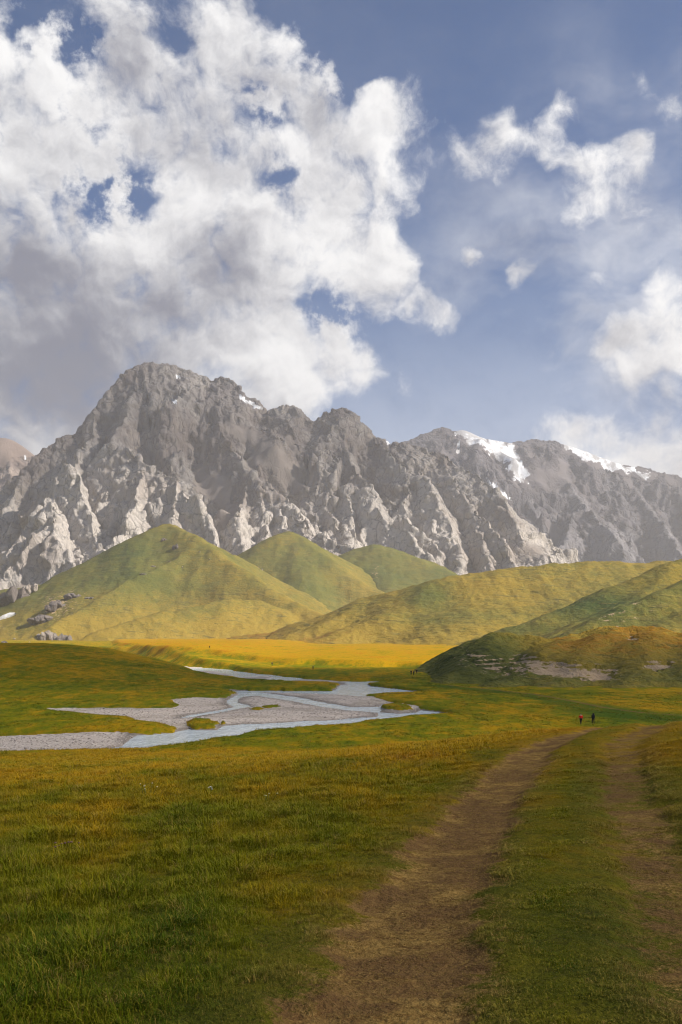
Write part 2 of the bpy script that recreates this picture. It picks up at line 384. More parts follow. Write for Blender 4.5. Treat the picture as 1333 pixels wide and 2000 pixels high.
def rock_material(name, tint=(1, 1, 1), scale=1.0):
    m, t, b = new_mat(name)
    geo = t.n('ShaderNodeNewGeometry'); pos = geo.outputs['Position']
    p = t.v('SCALE', pos, s=scale)
    pale = attr(t, 'pale'); scree = attr(t, 'scree'); grass = attr(t, 'grass')
    big = t.noise(p, 0.004, 5.0, 0.6); mid = t.noise(t.v('MULTIPLY', p, (1, 1, 0.5)), 0.020, 6.0, 0.65); sm = t.noise(p, 0.10, 5.0, 0.7)
    f = t.m('ADD', pale, t.m('ADD', t.m('MULTIPLY', t.m('SUBTRACT', big, 0.5), 1.1), t.m('MULTIPLY', t.m('SUBTRACT', mid, 0.5), 1.1)))
    c = t.mix(t.ss(f, 0.05, 0.85), (0.200, 0.176, 0.166), (0.480, 0.435, 0.390))
    c = t.mix(t.m('MULTIPLY', t.ss(sm, 0.50, 0.30), 0.55), c, (0.125, 0.114, 0.110))
    c = t.mix(t.m('MULTIPLY', t.ss(t.noise(p, 0.0032, 4.0, 0.6), 0.46, 0.64), 0.40), c, (0.205, 0.155, 0.128))
    c = t.mix(t.m('MULTIPLY', t.ss(t.noise(t.v('MULTIPLY', p, (1, 1, 0.18)), 0.03, 5.0, 0.65), 0.56, 0.70), 0.4), c, (0.120, 0.106, 0.100))
    # cracks and beds
    wv = t.v('ADD', p, t.v('SCALE', t.noise(p, 0.012, 3.0, 0.5, True), s=60.0))
    v = t.n('ShaderNodeTexVoronoi', feature='DISTANCE_TO_EDGE'); t.put(v.inputs['Vector'], t.v('MULTIPLY', wv, (1.0, 1.0, 0.55))); v.inputs['Scale'].default_value = 0.030
    crack = t.ss(v.outputs['Distance'], 0.10, 0.0)
    v2 = t.n('ShaderNodeTexVoronoi', feature='DISTANCE_TO_EDGE'); t.put(v2.inputs['Vector'], t.v('MULTIPLY', wv, (1.0, 1.0, 0.7))); v2.inputs['Scale'].default_value = 0.095
    crack2 = t.ss(v2.outputs['Distance'], 0.10, 0.0)
    c = t.mix(t.m('MULTIPLY', crack, t.ss(mid, 0.35, 0.62, 0.0, 0.55)), c, (0.070, 0.062, 0.058))
    sc = t.mix(t.noise(p, 0.03, 5.0, 0.6), (0.200, 0.165, 0.142), (0.300, 0.256, 0.225))
    sm_scree = t.ss(t.m('ADD', scree, t.m('MULTIPLY', t.m('SUBTRACT', sm, 0.5), 0.7)), 0.4, 0.7)
    c = t.mix(sm_scree, c, sc)
    gr = t.mix(t.noise(p, 0.05, 4.0), (0.085, 0.098, 0.020), (0.17, 0.14, 0.035))
    c = t.mix(t.ss(t.m('ADD', grass, t.m('MULTIPLY', t.m('SUBTRACT', sm, 0.5), 0.85)), 0.45, 0.65), c, gr)
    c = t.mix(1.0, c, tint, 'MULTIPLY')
    t.put(b.inputs['Base Color'], c); b.inputs['Roughness'].default_value = 0.92; b.inputs['Specular IOR Level'].default_value = 0.12
    h = t.m('ADD', t.m('MULTIPLY', mid, 26.0), t.m('ADD', t.m('MULTIPLY', sm, 9.0), t.m('ADD', t.m('MULTIPLY', crack, -4.0), t.m('ADD', t.m('MULTIPLY', crack2, -1.8), t.m('MULTIPLY', t.noise(p, 0.4, 3.0), 2.0)))))
    h = t.m('MULTIPLY', h, t.m('SUBTRACT', 1.0, t.m('MULTIPLY', sm_scree, 0.8)))
    bump(t, b, h, 0.7, 1.0/scale)
    return m

# ------------------------------------------------------------------ the lie of the land
def water_z(y):
    return -14.0+0.0045*np.maximum(np.asarray(y, dtype=np.float64)-150.0, 0.0)
def floor_pt(px, py, up=0.0):
    """point of the valley floor seen at a photo pixel"""
    s = (py-CY)/F
    d = (14.675-up)/(s+0.0045)
    if d < 150: d = (14.0-up)/s
    return ((px-CX)/F*d, d)
def world_pt(px, py, d):
    return ((px-CX)/F*d, d, (CY-py)/F*d)

BED = [floor_pt(*p) for p in [(-260,1512),(-120,1502),(0,1493),(100,1487),(150,1481),(280,1473),(345,1462),(390,1455),(450,1445),(500,1434),(600,1426),(667,1421),(700,1415),(752,1410),(807,1404),
    (882,1400),(880,1395),(857,1391),(822,1387),(812,1382),(767,1375),(732,1367),(715,1361),(757,1358),(827,1356),(812,1350),(767,1345),(727,1341),(712,1334),(697,1332),(667,1335),
    (650,1350),(560,1350),(445,1349),(462,1356),(440,1366),(370,1368),(335,1371),(352,1381),(330,1388),(200,1388),(0,1391),(-260,1396)]]
WATER = [[floor_pt(*p) for p in q] for q in [
    [(-260,1514),(-120,1503),(0,1494),(100,1488),(150,1482),(280,1474),(345,1463),(390,1456),(450,1446),(500,1435),(600,1427),(667,1422),(700,1416),(752,1411),(807,1405),(886,1400),
     (880,1394),(850,1390),(820,1387),(812,1392),(780,1394),(735,1391),(738,1400),(690,1404),(667,1405),(575,1410),(500,1414),(440,1417),(425,1426),(365,1424),(345,1431),(272,1434),(258,1442),(230,1460),(200,1468),(145,1477),(50,1489),(0,1493),(-260,1508)],
    [(463,1349),(560,1349),(655,1349),(667,1334),(697,1331),(714,1333),(728,1340),(767,1344),(812,1349),(829,1356),(757,1359),(712,1361),(660,1357),(560,1354),(505,1352),(580,1361),(640,1374),(690,1381),(738,1381),(752,1376),(775,1376),(745,1383),(738,1392),(680,1388),(630,1381),(560,1368),(500,1359),(470,1362),(466,1372),(490,1380),(440,1390),(380,1400),(352,1404),(360,1398),(420,1389),(462,1381),(440,1372),(448,1366),(464,1357)],
    [(205,1411),(260,1409),(290,1414),(250,1413)]]]
GRASSY = [[floor_pt(*p) for p in q] for q in [
    [(-260,1380),(0,1384),(60,1387),(110,1393),(170,1400),(235,1405),(300,1416),(348,1427),(340,1433),(280,1435),(200,1436),(100,1440),(0,1445),(-260,1452)],
    [(363,1417),(378,1409),(410,1409),(425,1417),(420,1425),(372,1425)],[(428,1415),(433,1412),(439,1416),(433,1419)],
    [(485,1389),(500,1386),(515,1388),(505,1391)],[(512,1385),(540,1382),(548,1386),(520,1388)],[(742,1383),(765,1378),(800,1382),(808,1389),(780,1391),(748,1388)]]]
CHANNEL = [floor_pt(*p) for p in [(-100,1266),(-30,1268),(60,1272),(100,1276),(190,1280),(235,1286),(272,1292),(275,1298),(330,1304),(380,1308),(450,1317),(525,1325),(575,1331),(640,1334),(700,1334)]]
TERRACE = [floor_pt(*p) for p in [(222,1272),(300,1287),(420,1293),(500,1298),(560,1303),(640,1304),(700,1307),(770,1308),(830,1310),(880,1304),(1000,1302),(1500,1300),(2600,1262),(1600,1253.5),(220,1253.5)]]
HUMMOCK = (-9.2, 2.2)

def near_slope(x, y):
    r = np.sqrt(x*x+y*y)
    z = -1.72-0.098*np.maximum(y, -30)
    z = z+2.42*np.exp(-((x-17)/18.0)**2)*sstep(y, 2, 36)*(1-sstep(y, 38, 130))
    return z
RUTS_PX = [[(640,2200),(690,2080),(735,1990),(772,1880),(815,1780),(862,1690),(905,1620),(955,1555),(1005,1500),(1050,1463),(1095,1440),(1135,1428),(1180,1420)],
           [(1640,2200),(1560,2080),(1490,1980),(1420,1880),(1360,1790),(1312,1710),(1272,1630),(1242,1565),(1222,1505),(1214,1468),(1222,1445),(1245,1430),(1275,1421)]]
def near_pt(px, py):
    u = (px-CX)/F; s = (CY-py)/F
    y = np.linspace(2.0, 60, 6000); g = near_slope(u*y, y)-s*y
    i = int(np.argmax(g > 0)) if (g > 0).any() else len(y)-1
    return (u*y[i], y[i])
RUTS = [[near_pt(*p) for p in q] for q in RUTS_PX]
RUTS = [q+[(q[-1][0]+3.0, q[-1][1]+9), (q[-1][0]+8, q[-1][1]+26)] for q in RUTS]

def ground_height(x, y):
    """height and land cover of the valley floor"""
    wz = water_z(y)
    n_big = fbm(x/90, y/90, 4, 3); n_mid = fbm(x/14, y/14, 4, 21); n_sm = fbm(x/2.6, y/2.6, 4, 41)
    fl = wz+1.0+0.9*np.clip(n_big, -.5, .9)*sstep(y, 160, 400)+0.22*n_mid
    # low rise with a dark brow on the left, beyond the river
    rise = sstep(-x+0.02*(y-200), 30, 118)*sstep(y, 196, 345)*(1-0.55*sstep(y, 365, 520))
    fl = fl+(10.4+1.2*n_big)*rise
    gold = np.full(x.shape, 0.42); lush = np.zeros(x.shape); gravel = np.zeros(x.shape); dirt = np.zeros(x.shape)
    gold = gold+0.16*rise
    # the sunlit terrace
    terr = np.zeros(x.shape)
    k = (y > 350) & (y < 3500)
    if k.any():
        xk = x[k]+6*fbm(x[k]/35, y[k]/35, 3, 5); yk = y[k]+14*fbm(x[k]/35+9, y[k]/35, 3, 6)
        sd = sdf(xk, yk, TERRACE)
        terr[k] = sstep(-sd, -2.0, 7.0)
        fl[k] += 2.6*terr[k]+np.clip(-sd, 0, 900)*0.0035
    gold = gold+0.34*terr
    # riverbed
    k = (y > 85) & (y < 420) & (x < 120)
    bedd = np.full(x.shape, 1e3); wet = np.zeros(x.shape)
    if k.any():
        xk = x[k]+0.9*fbm(x[k]/5, y[k]/9, 3, 8); yk = y[k]+1.8*fbm(x[k]/5+7, y[k]/9, 3, 9)
        sb = sdf(xk, yk, BED)
        for q in GRASSY: sb = np.maximum(sb, -sdf(xk, yk, q))
        sw = np.full(xk.shape, 1e3)
        for q in WATER: sw = np.minimum(sw, sdf(xk, yk, q))
        w = wz[k]
        grav = w+0.05+np.clip(sw*0.05, 0, 0.42)+0.10*n_mid[k]*sstep(sw, 0.5, 5)
        grav = np.where(sw < 0, w-np.clip(-sw*0.25, 0.0, 0.6)-0.02, grav)
        top = np.minimum(fl[k], w+0.62+0.10*np.clip(sb, 0, 12)+0.25*n_mid[k]+np.clip(sb-9, 0, 60)*0.3)
        e = sstep(sb, -0.35, 0.45)
        fl[k] = grav*(1-e)+top*e
        gravel[k] = np.maximum(gravel[k], 1-sstep(sb, -0.3, 0.25)); bedd[k] = sb; wet[k] = sstep(sw+1.5*n_mid[k], 2.6, 0.4)
        lush[k] = 0.30*sstep(sb, 3.5, 0.3)*(sb > 0)
    # far braided channel
    k = (y > 230) & (y < 1800) & (x < 80)
    if k.any():
        xk = x[k]+3*fbm(x[k]/20, y[k]/20, 3, 8); yk = y[k]+8*fbm(x[k]/20+7, y[k]/20, 3, 9)
        dc = line_dist(xk, yk, CHANNEL)
        wd = 7.5+0.006*yk
        e = sstep(dc, wd, wd+3.0+34*rise[k])
        br = perlin(xk/16, yk/40, 61)
        bed = wz[k]+np.where(br > 0.10, 0.22, -0.3)*sstep(np.abs(br-0.10), 0, 0.1)
        fl[k] = bed*(1-e)+fl[k]*e; gravel[k] = np.maximum(gravel[k], 1-sstep(dc, wd-1, wd+1))
    # near slope on which the camera stands
    nz = near_slope(x, y)
    nz = nz+0.25*n_mid*sstep(np.hypot(x, y), 4, 30)*0.8+0.060*n_sm
    nz = nz-1.4*sstep(np.abs(x-5), 60, 200)*0
    z = np.where(y < 240, np.logaddexp(nz*1.6, fl*1.6)/1.6, fl)
    t240 = sstep(y, 200, 240)
    z = z*(1-t240)+fl*t240
    z = np.where(gravel > 0.02, np.minimum(z, fl+0.02+0*z), z) if True else z
    near = sstep(nz-fl, -0.5, 1.5)
    gold = gold+near*(0.10+0.20*sstep(y, 14, 34)-0.14*sstep(y, 13, 5.0)-0.22*sstep(y, 11, 6)*sstep(-x, 0.2, 1.6))
    # wheel ruts
    k = (y < 90) & (y > -6) & (np.abs(x) < 30)
    if k.any():
        xk = x[k]+0.22*fbm(x[k]/0.7, y[k]/0.7, 4, 71)+0.25*fbm(x[k]/4, y[k]/4, 2, 75); yk = y[k]
        for i, q in enumerate(RUTS):
            dr = line_dist(xk, yk, q)
            hw = 0.62 if i == 0 else 0.60
            m = sstep(dr, hw+0.50, hw-0.45)
            dirt[k] = np.maximum(dirt[k], m*(0.88 if i == 0 else 0.56)); z[k] = z[k]-0.11*sstep(dr, 0.85, 0.30)
        # bleached grass beside and between the wheels
        mid = [(0.5*(a[0]+b[0]), 0.5*(a[1]+b[1])) for a, b in zip(*RUTS)]
        dm = line_dist(xk, yk, mid)
        lush[k] = np.maximum(lush[k], 0.0); gold[k] = gold[k]-0.16*sstep(dm, 1.3, 0.3)
    # green flush along the old path beyond the near slope
    k = (y > 130) & (y < 420) & (x > 0) & (x < 110)
    if k.any():
        pth = [floor_pt(*p) for p in [(1330,1414),(1250,1408),(1170,1396),(1100,1380),(1030,1366),(940,1354),(860,1346)]]
        dq = line_dist(x[k]+1.5*n_mid[k], y[k], pth)
        wq = 5.0+13*sstep(y[k], 215, 155)
        fl_l = sstep(dq+2.5*n_mid[k], wq, wq*0.15)
        lush[k] = np.maximum(lush[k], 0.70*fl_l); gold[k] -= 0.2*fl_l
        pt2 = [(a+2.2, b+4.5) for a, b in pth]
        d2 = line_dist(x[k]+1.0*n_mid[k], y[k], pt2)
        dirt[k] = np.maximum(dirt[k], 0.55*sstep(d2, 1.3, 0.5)); z[k] = z[k]-0.15*sstep(dq, 2.2, 0.5)
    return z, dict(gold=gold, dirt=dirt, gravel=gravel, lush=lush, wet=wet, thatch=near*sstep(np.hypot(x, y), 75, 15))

MAT_GROUND = ground_material()
def build_ground():
    th = np.concatenate([np.linspace(-0.42, 0.42, 560), np.linspace(0.42, 2*np.pi-0.42, 70)[1:-1]])
    rr = [0.02, 0.5, 1.2]
    while rr[-1] < 26000:
        r = rr[-1]
        k = 1.013 if r < 40 else 1.0068 if r < 420 else 1.012 if r < 1900 else 1.12
        rr.append(r*k)
    rr = np.array(rr)
    R, T = np.meshgrid(rr, th, indexing='ij')
    x = (R*np.sin(T)).ravel(); y = (R*np.cos(T)).ravel()
    z, at = ground_height(x, y)
    V = np.stack([x, y, z], 1); nr, nc = len(rr), len(th)
    Fc = grid_faces(nr, nc, True)[:, ::-1]
    fd = at['dirt'][Fc].mean(1); fg = at['gravel'][Fc].mean(1); fy = V[Fc, 1].mean(1)
    gsel = fg > 0.5; dsel = (fd > 0.40) & ~gsel
    rest = ~(gsel | dsel)
    for nm, sel, lab in (('ground', rest, 'wide pasture of green, gold and rust grass on the valley floor'),
                         ('path', dsel, 'pair of bare brown wheel ruts curving through the grass'),
                         ('gravel_bank', gsel, 'pale grey gravel bars of the braided river')):
        v, f, a = sub_mesh(V, Fc, sel, at)
        o = mesh_obj(nm, v, f, MAT_GROUND, None, True, a)
        tag(o, lab, kind='structure')
build_ground()

def build_river():
    m, t, b = new_mat('river_water')
    pos = t.n('ShaderNodeNewGeometry').outputs['Position']
    fl = t.v('MULTIPLY', pos, (1.0, 0.55, 1.0))
    n = t.m('ADD', t.noise(fl, 1.5, 4.0, 0.65), t.m('MULTIPLY', t.noise(fl, 0.35, 3.0, 0.6), 1.5))
    c = t.mix(t.noise(fl, 0.16, 4.0, 0.6), (0.44, 0.54, 0.58), (0.74, 0.80, 0.82))
    c = t.mix(t.ss(t.noise(fl, 1.3, 5.0, 0.75), 0.60, 0.70), c, (0.68, 0.71, 0.72))
    t.put(b.inputs['Base Color'], c); b.inputs['Roughness'].default_value = 0.10; b.inputs['IOR'].default_value = 1.33
    b.inputs['Specular IOR Level'].default_value = 0.5
    bump(t, b, n, 0.9, 0.30)
    ys = np.concatenate([np.linspace(85, 420, 120), np.linspace(440, 1900, 60)]); us = np.linspace(-0.62, 0.16, 60)
    Y, U = np.meshgrid(ys, us, indexing='ij'); x = (U*Y).ravel(); y = Y.ravel()
    o = mesh_obj('river', np.stack([x, y, water_z(y)], 1), grid_faces(len(ys), len(us))[:, ::-1], m)
    tag(o, 'shallow silvery braided river winding across the valley floor', kind='structure')
build_river()

# ------------------------------------------------------------------ hills
def tent(x, y, pts, slope, rnd=0.0):
    w = [world_pt(*p) for p in pts]
    d, z, s = line_dist(x, y, w, False, [q[2] for q in w])
    return z-slope*(np.sqrt(d*d+rnd*rnd)-rnd), d, s
def smax(hs, k):
    m = np.max(hs, 0); return m+k*np.log(np.sum([np.exp(np.clip((h-m)/k, -40, 0)) for h in hs], 0))
def fan(u0, u1, y0, y1, nu, ny):
    ys = np.linspace(y0, y1, ny); us = np.linspace(u0, u1, nu)
    Y, U = np.meshgrid(ys, us, indexing='ij'); return (U*Y).ravel(), Y.ravel(), grid_faces(ny, nu)[:, ::-1]

MAT_HILL = hill_material('hill_pasture', 1.0)
MAT_HILL_NEAR = hill_material('near_hill_pasture', 0.9, 4.5, 0.13, (0.030, 0.045, 0.010), (0.33, 0.160, 0.016))
def build_hill(label, ridges, region, k, gold, rough, bare=None, mat=None, name='hill', stretch=1.0):
    x, y, Fc = fan(*region)
    wx = x+rough*9*fbm(x/(rough*95), y/(rough*95), 3, 31); wy = y+rough*9*fbm(x/(rough*95)+5, y/(rough*95), 3, 33)
    h = smax([tent(wx, wy, pts, sl, rd)[0] for pts, sl, rd in ridges], k)
    u = x/y
    # runnels down the slope, small steps, hummocks
    h = h+rough*(6.0*fbm(x/(rough*75), y/(rough*170), 4, 35)+0.9*fbm(x/(rough*14), y/(rough*14), 3, 37)+1.1*ridged(x/(rough*18), y/(rough*8), 3, 39))
    px = CX+F*x/y; py = CY-F*h/y
    g = gold(px, py) if callable(gold) else np.full(x.shape, gold)
    b = bare(px, py, x, y) if bare else np.zeros(x.shape)
    if mat: h = h-0.9*sstep(b+0.25*fbm(x/4, y/4, 4, 47), 0.42, 0.56)
    o = mesh_obj(name, np.stack([x, y, h], 1), Fc, mat or MAT_HILL, None, True, dict(gold=g, bare=b))
    tag(o, label, kind='structure')
    return o, (x, y, h)
def blob(px, py, cx, cy, rx, ry):
    return np.exp(-((px-cx)/rx)**2-((py-cy)/ry)**2)
def inv(v): return (v+CX*0)

HILLS = {}
# pyramid of pasture below the main peak
HILLS['A'] = build_hill('steep green spur of pasture below the main rock peak', [
    ([(328,1022,2420),(345,1032,2380),(380,1050,2310),(440,1087,2200),(520,1142,2090),(575,1178,2010),(610,1196,1960),(690,1225,1900)], 0.62, 16),
    ([(390,1060,2300),(340,1092,2200),(250,1135,2080),(180,1172,1980),(110,1215,1900),(60,1252,1830)], 0.66, 4),
    ([(328,1022,2440),(290,1050,2600),(240,1085,2700),(190,1108,2740),(100,1140,2720),(-60,1165,2680)], 0.55, 14),
    ([(140,1258,1640),(190,1234,1680),(250,1212,1740),(340,1192,1820),(430,1176,1900),(500,1172,1960)], 0.50, 5),
    ([(-160,1180,2300),(-40,1195,2200),(20,1215,2100),(40,1245,2000)], 0.4, 40)],
    (-0.50, 0.10, 1450, 2950, 420, 280), 3.5, lambda px, py: 0.42+0.30*sstep(py, 1130, 1250)-0.5*blob(px, py, 230, 1090, 110, 60)-0.3*blob(px, py, 40, 1190, 90, 60), 1.25,  # dark green at the left gully, its shade included in the colour
    lambda px, py, x, y: 0.55*blob(px, py, 110, 1185, 60, 45)+0.30*blob(px, py, 200, 1150, 70, 18)+0.28*blob(px, py, 60, 1245, 60, 12))[1]
HILLS['B'] = build_hill('pointed green hill wedged between the rock spurs', [
    ([(560,1044,2760),(585,1056,2730),(640,1090,2650),(700,1132,2560),(760,1172,2480),(830,1215,2400)], 0.62, 25),
    ([(560,1044,2760),(530,1075,2700),(480,1108,2640),(420,1150,2560)], 0.66, 25),
    ([(565,1050,2750),(590,1110,2560),(610,1180,2380)], 0.5, 40)],
    (-0.22, 0.16, 2100, 3050, 240, 150), 8, lambda px, py: 0.25+0.25*sstep(px, 600, 720), 1.4, lambda px, py, x, y: 0.42*blob(px, py, 500, 1110, 18, 22)+0.4*blob(px, py, 590, 1170, 30, 10))[1]
HILLS['C'] = build_hill('smooth green shoulder behind the pointed hill', [
    ([(700,1078,2980),(740,1068,2980),(800,1084,2920),(850,1104,2860),(895,1128,2800),(1000,1180,2700)], 0.5, 50),
    ([(740,1068,2980),(765,1150,2650)], 0.45, 60)],
    (-0.03, 0.24, 2450, 3250, 160, 110), 8, 0.2, 1.3, lambda px, py, x, y: 0.5*blob(px, py, 735, 1120, 14, 40))[1]
# long ridge of pasture on the right
HILLS['D'] = build_hill('long sunlit grassy ridge rising to the right', [
    ([(400,1262,1560),(440,1250,1560),(540,1232,1560),(640,1198,1545),(740,1167,1530),(800,1148,1520),(850,1137,1510),(940,1121,1520),(1020,1107,1530),(1070,1103,1540),(1200,1101,1560),(1310,1096,1580),(1500,1085,1600)], 0.42, 45),
    ([(850,1138,1510),(830,1165,1430),(780,1195,1350),(700,1225,1280),(620,1252,1220)], 0.40, 40),
    ([(740,1167,1530),(680,1200,1440),(600,1235,1360),(540,1257,1300)], 0.42, 35),
    ([(960,1120,1520),(960,1165,1380),(930,1205,1260),(880,1240,1160)], 0.34, 60),
    ([(1150,1102,1550),(1150,1160,1380),(1120,1210,1240)], 0.34, 60)],
    (-0.20, 0.50, 1020, 1900, 460, 240), 3.5, lambda px, py: 0.55+0.22*sstep(py, 1180, 1250)+0.15*sstep(px, 760, 560)-0.55*blob(px, py, 838, 1160, 45, 26)-0.3*blob(px, py, 870, 1215, 110, 25), 0.9)[1]
HILLS['E'] = build_hill('olive hillside with brown ribs at the right edge', [
    ([(880,1262,980),(950,1240,985),(1040,1213,1000),(1110,1187,1015),(1160,1166,1030),(1230,1136,1060),(1333,1094,1100),(1450,1055,1140),(1600,1010,1180)], 0.40, 25),
    ([(1333,1096,1100),(1240,1170,985),(1130,1222,900),(1050,1256,850)], 0.38, 6),
    ([(1040,1262,800),(1100,1240,810),(1160,1214,830),(1230,1182,855),(1333,1138,900),(1450,1085,960)], 0.36, 6),
    ([(1250,1250,760),(1330,1215,790),(1420,1170,830),(1500,1120,880)], 0.34, 30)],
    (0.08, 0.55, 640, 1320, 300, 240), 1.6, lambda px, py: 0.42-0.45*blob(px, py, 1170, 1185, 90, 28)-0.25*blob(px, py, 1000, 1230, 80, 14), 0.5,  # dark green between the ribs, shade of the left-facing slope included
    lambda px, py, x, y: 0.44*blob(px, py, 1180, 1215, 110, 20)+0.42*blob(px, py, 1250, 1185, 80, 20)+0.36*blob(px, py, 1010, 1222, 70, 12), None)[1]
# near knoll with bare earth scars
HILLS['F'] = build_hill('low grassy knoll with bare earth scars beyond the hikers', [
    ([(800,1322,372),(850,1290,382),(905,1262,392),(965,1247,400),(1030,1241,402),(1090,1246,392),(1120,1243,400),(1180,1231,405),(1230,1229,402),(1290,1234,396),(1333,1238,390),(1500,1246,370)], 0.55, 5),
    ([(965,1249,400),(940,1275,345),(900,1312,300)], 0.50, 6),
    ([(1110,1246,400),(1085,1268,350),(1040,1300,305),(985,1332,272)], 0.42, 4),
    ([(1190,1232,404),(1160,1262,345),(1120,1300,300),(1080,1335,268)], 0.42, 4),
    ([(1280,1234,398),(1260,1262,335),(1240,1300,292),(1230,1336,262)], 0.42, 5),
    ([(1380,1240,385),(1370,1270,320),(1360,1320,270)], 0.42, 6)],
    (0.05, 0.50, 235, 470, 420, 230), 1.0, lambda px, py: 0.40+0.62*sstep(px, 960, 1100)*sstep(py, 1325, 1260)-0.45*blob(px, py, 930, 1300, 110, 50), 0.55,
    lambda px, py, x, y: 0.80*blob(px, py, 1085, 1304, 62, 18)+0.66*blob(px, py, 1170, 1316, 62, 20)+0.86*blob(px, py, 1285, 1298, 34, 13)+0.46*blob(px, py, 925, 1285, 60, 26)+0.46*blob(px, py, 1030, 1285, 35, 12)+0.75*blob(px, py, 1235, 1246, 18, 6)+0.42*blob(px, py, 985, 1310, 50, 20), MAT_HILL_NEAR)[1]

# ------------------------------------------------------------------ mountains
def mountain_field(x, y, ridges, base_z, rib=1.0, seed=100, talus=0.62, talus_z=0.0):
    d0 = tent(x, y, ridges[0][0], 1.0)[1]; cal = 0.15+0.85*sstep(d0, 40, 300)
    wx = x+cal*(50*fbm(x/330, y/330, 4, seed)+14*fbm(x/70, y/70, 3, seed+5)); wy = y+cal*(50*fbm(x/330+9, y/330, 4, seed+1)+14*fbm(x/70+4, y/70, 3, seed+6))
    best = np.full(x.shape, -1e9); bs = np.zeros(x.shape); bd = np.zeros(x.shape); bi = np.zeros(x.shape, int); second = np.full(x.shape, -1e9)
    for i, (pts, sl) in enumerate(ridges):
        h, d, s = tent(wx, wy, pts, 0.0, 6.0)
        h = h-sl*(1.15*np.minimum(d, 70)+0.94*np.maximum(d-70, 0)) if i else h-sl*d
        if i: h = h+26*perlin(s/75, np.full(s.shape, i*4.3), seed+24)*np.exp(-d/55)+13*perlin(s/27, np.full(s.shape, i*9.1), seed+25)*np.exp(-d/30)
        # jagged crest and ribs that run down from it
        h = h+14*perlin(s/55, np.full(s.shape, i*7.3), seed+20)*np.exp(-d/60)+9*perlin(s/19, np.full(s.shape, i*3.1), seed+21)*np.exp(-d/35)
        amp = np.minimum(d, 320)*0.17*rib
        r1 = 1-np.abs(perlin(s/120+i*5.7, d/700+i, seed+22))*2.2; r2 = 1-np.abs(perlin(s/44+i*2.7, d/300+i, seed+23))*2.2
        h = h+amp*0.55*(r1-0.4)+amp*0.30*(r2-0.4)
        k = h > best; second = np.where(k, best, np.maximum(second, h))
        best = np.where(k, h, best); bs = np.where(k, s, bs); bd = np.where(k, d, bd); bi = np.where(k, i, bi)
    h = best
    # crags at every size
    steep = sstep(bd, 10, 160)
    h = h+(0.12+0.88*steep)*(0.3+0.7*cal)*(56*(ridged(x/300, y/300, 6, seed+30)-0.85)+18*(ridged(x/75+3, y/75, 4, seed+40)-0.85))
    h = h+4.0*fbm(x/16, y/16, 3, seed+50)
    wu = x+30*fbm(x/200, y/200, 3, seed+90); wv = y+30*fbm(x/200+4, y/200, 3, seed+91)
    h = h+(0.06+0.94*steep)*(0.2+0.8*cal)*(70*facets(wu/210, wv/260, seed+92)+30*facets(wu/85+7, wv/110, seed+93)+11*facets(wu/34+3, wv/45, seed+94))
    # beds of limestone: ledges and small cliffs
    st = 46.0; q = h/st+0.35*fbm(x/260, y/260, 3, seed+60); fr = q-np.floor(q)
    h = h+0.22*st*(sstep(fr, 0.15, 0.85)-fr)
    gully = sstep(best-second, 60, 0)
    return h, gully, np.exp(-bd/80)*(bi > 0)

def facets(u, v, seed):
    """angular planes: every cell of a jittered grid has its own tilt"""
    r = np.random.RandomState(seed); N = 64
    jx, jy, ta, tb, tc = (r.rand(N, N) for _ in range(5))
    iu = np.floor(u).astype(int); iv = np.floor(v).astype(int)
    b1 = np.full(u.shape, 1e9); b2 = np.full(u.shape, 1e9); val = np.zeros(u.shape); val2 = np.zeros(u.shape)
    for di in (-1, 0, 1):
        for dj in (-1, 0, 1):
            a = (iu+di) % N; b = (iv+dj) % N
            ex = u-(iu+di+jx[a, b]); ey = v-(iv+dj+jy[a, b]); d = ex*ex+ey*ey
            q = (ta[a, b]-.5)*2.2*ex+(tb[a, b]-.5)*2.2*ey+(tc[a, b]-.5)*0.9
            n1 = d < b1; n2 = (~n1) & (d < b2)
            val2 = np.where(n1, val, np.where(n2, q, val2)); b2 = np.where(n1, b1, np.where(n2, d, b2))
            val = np.where(n1, q, val); b1 = np.where(n1, d, b1)
    e = sstep(np.sqrt(b2)-np.sqrt(b1), 0.0, 0.16)
    return val*(0.5+0.5*e)+val2*(0.5-0.5*e)

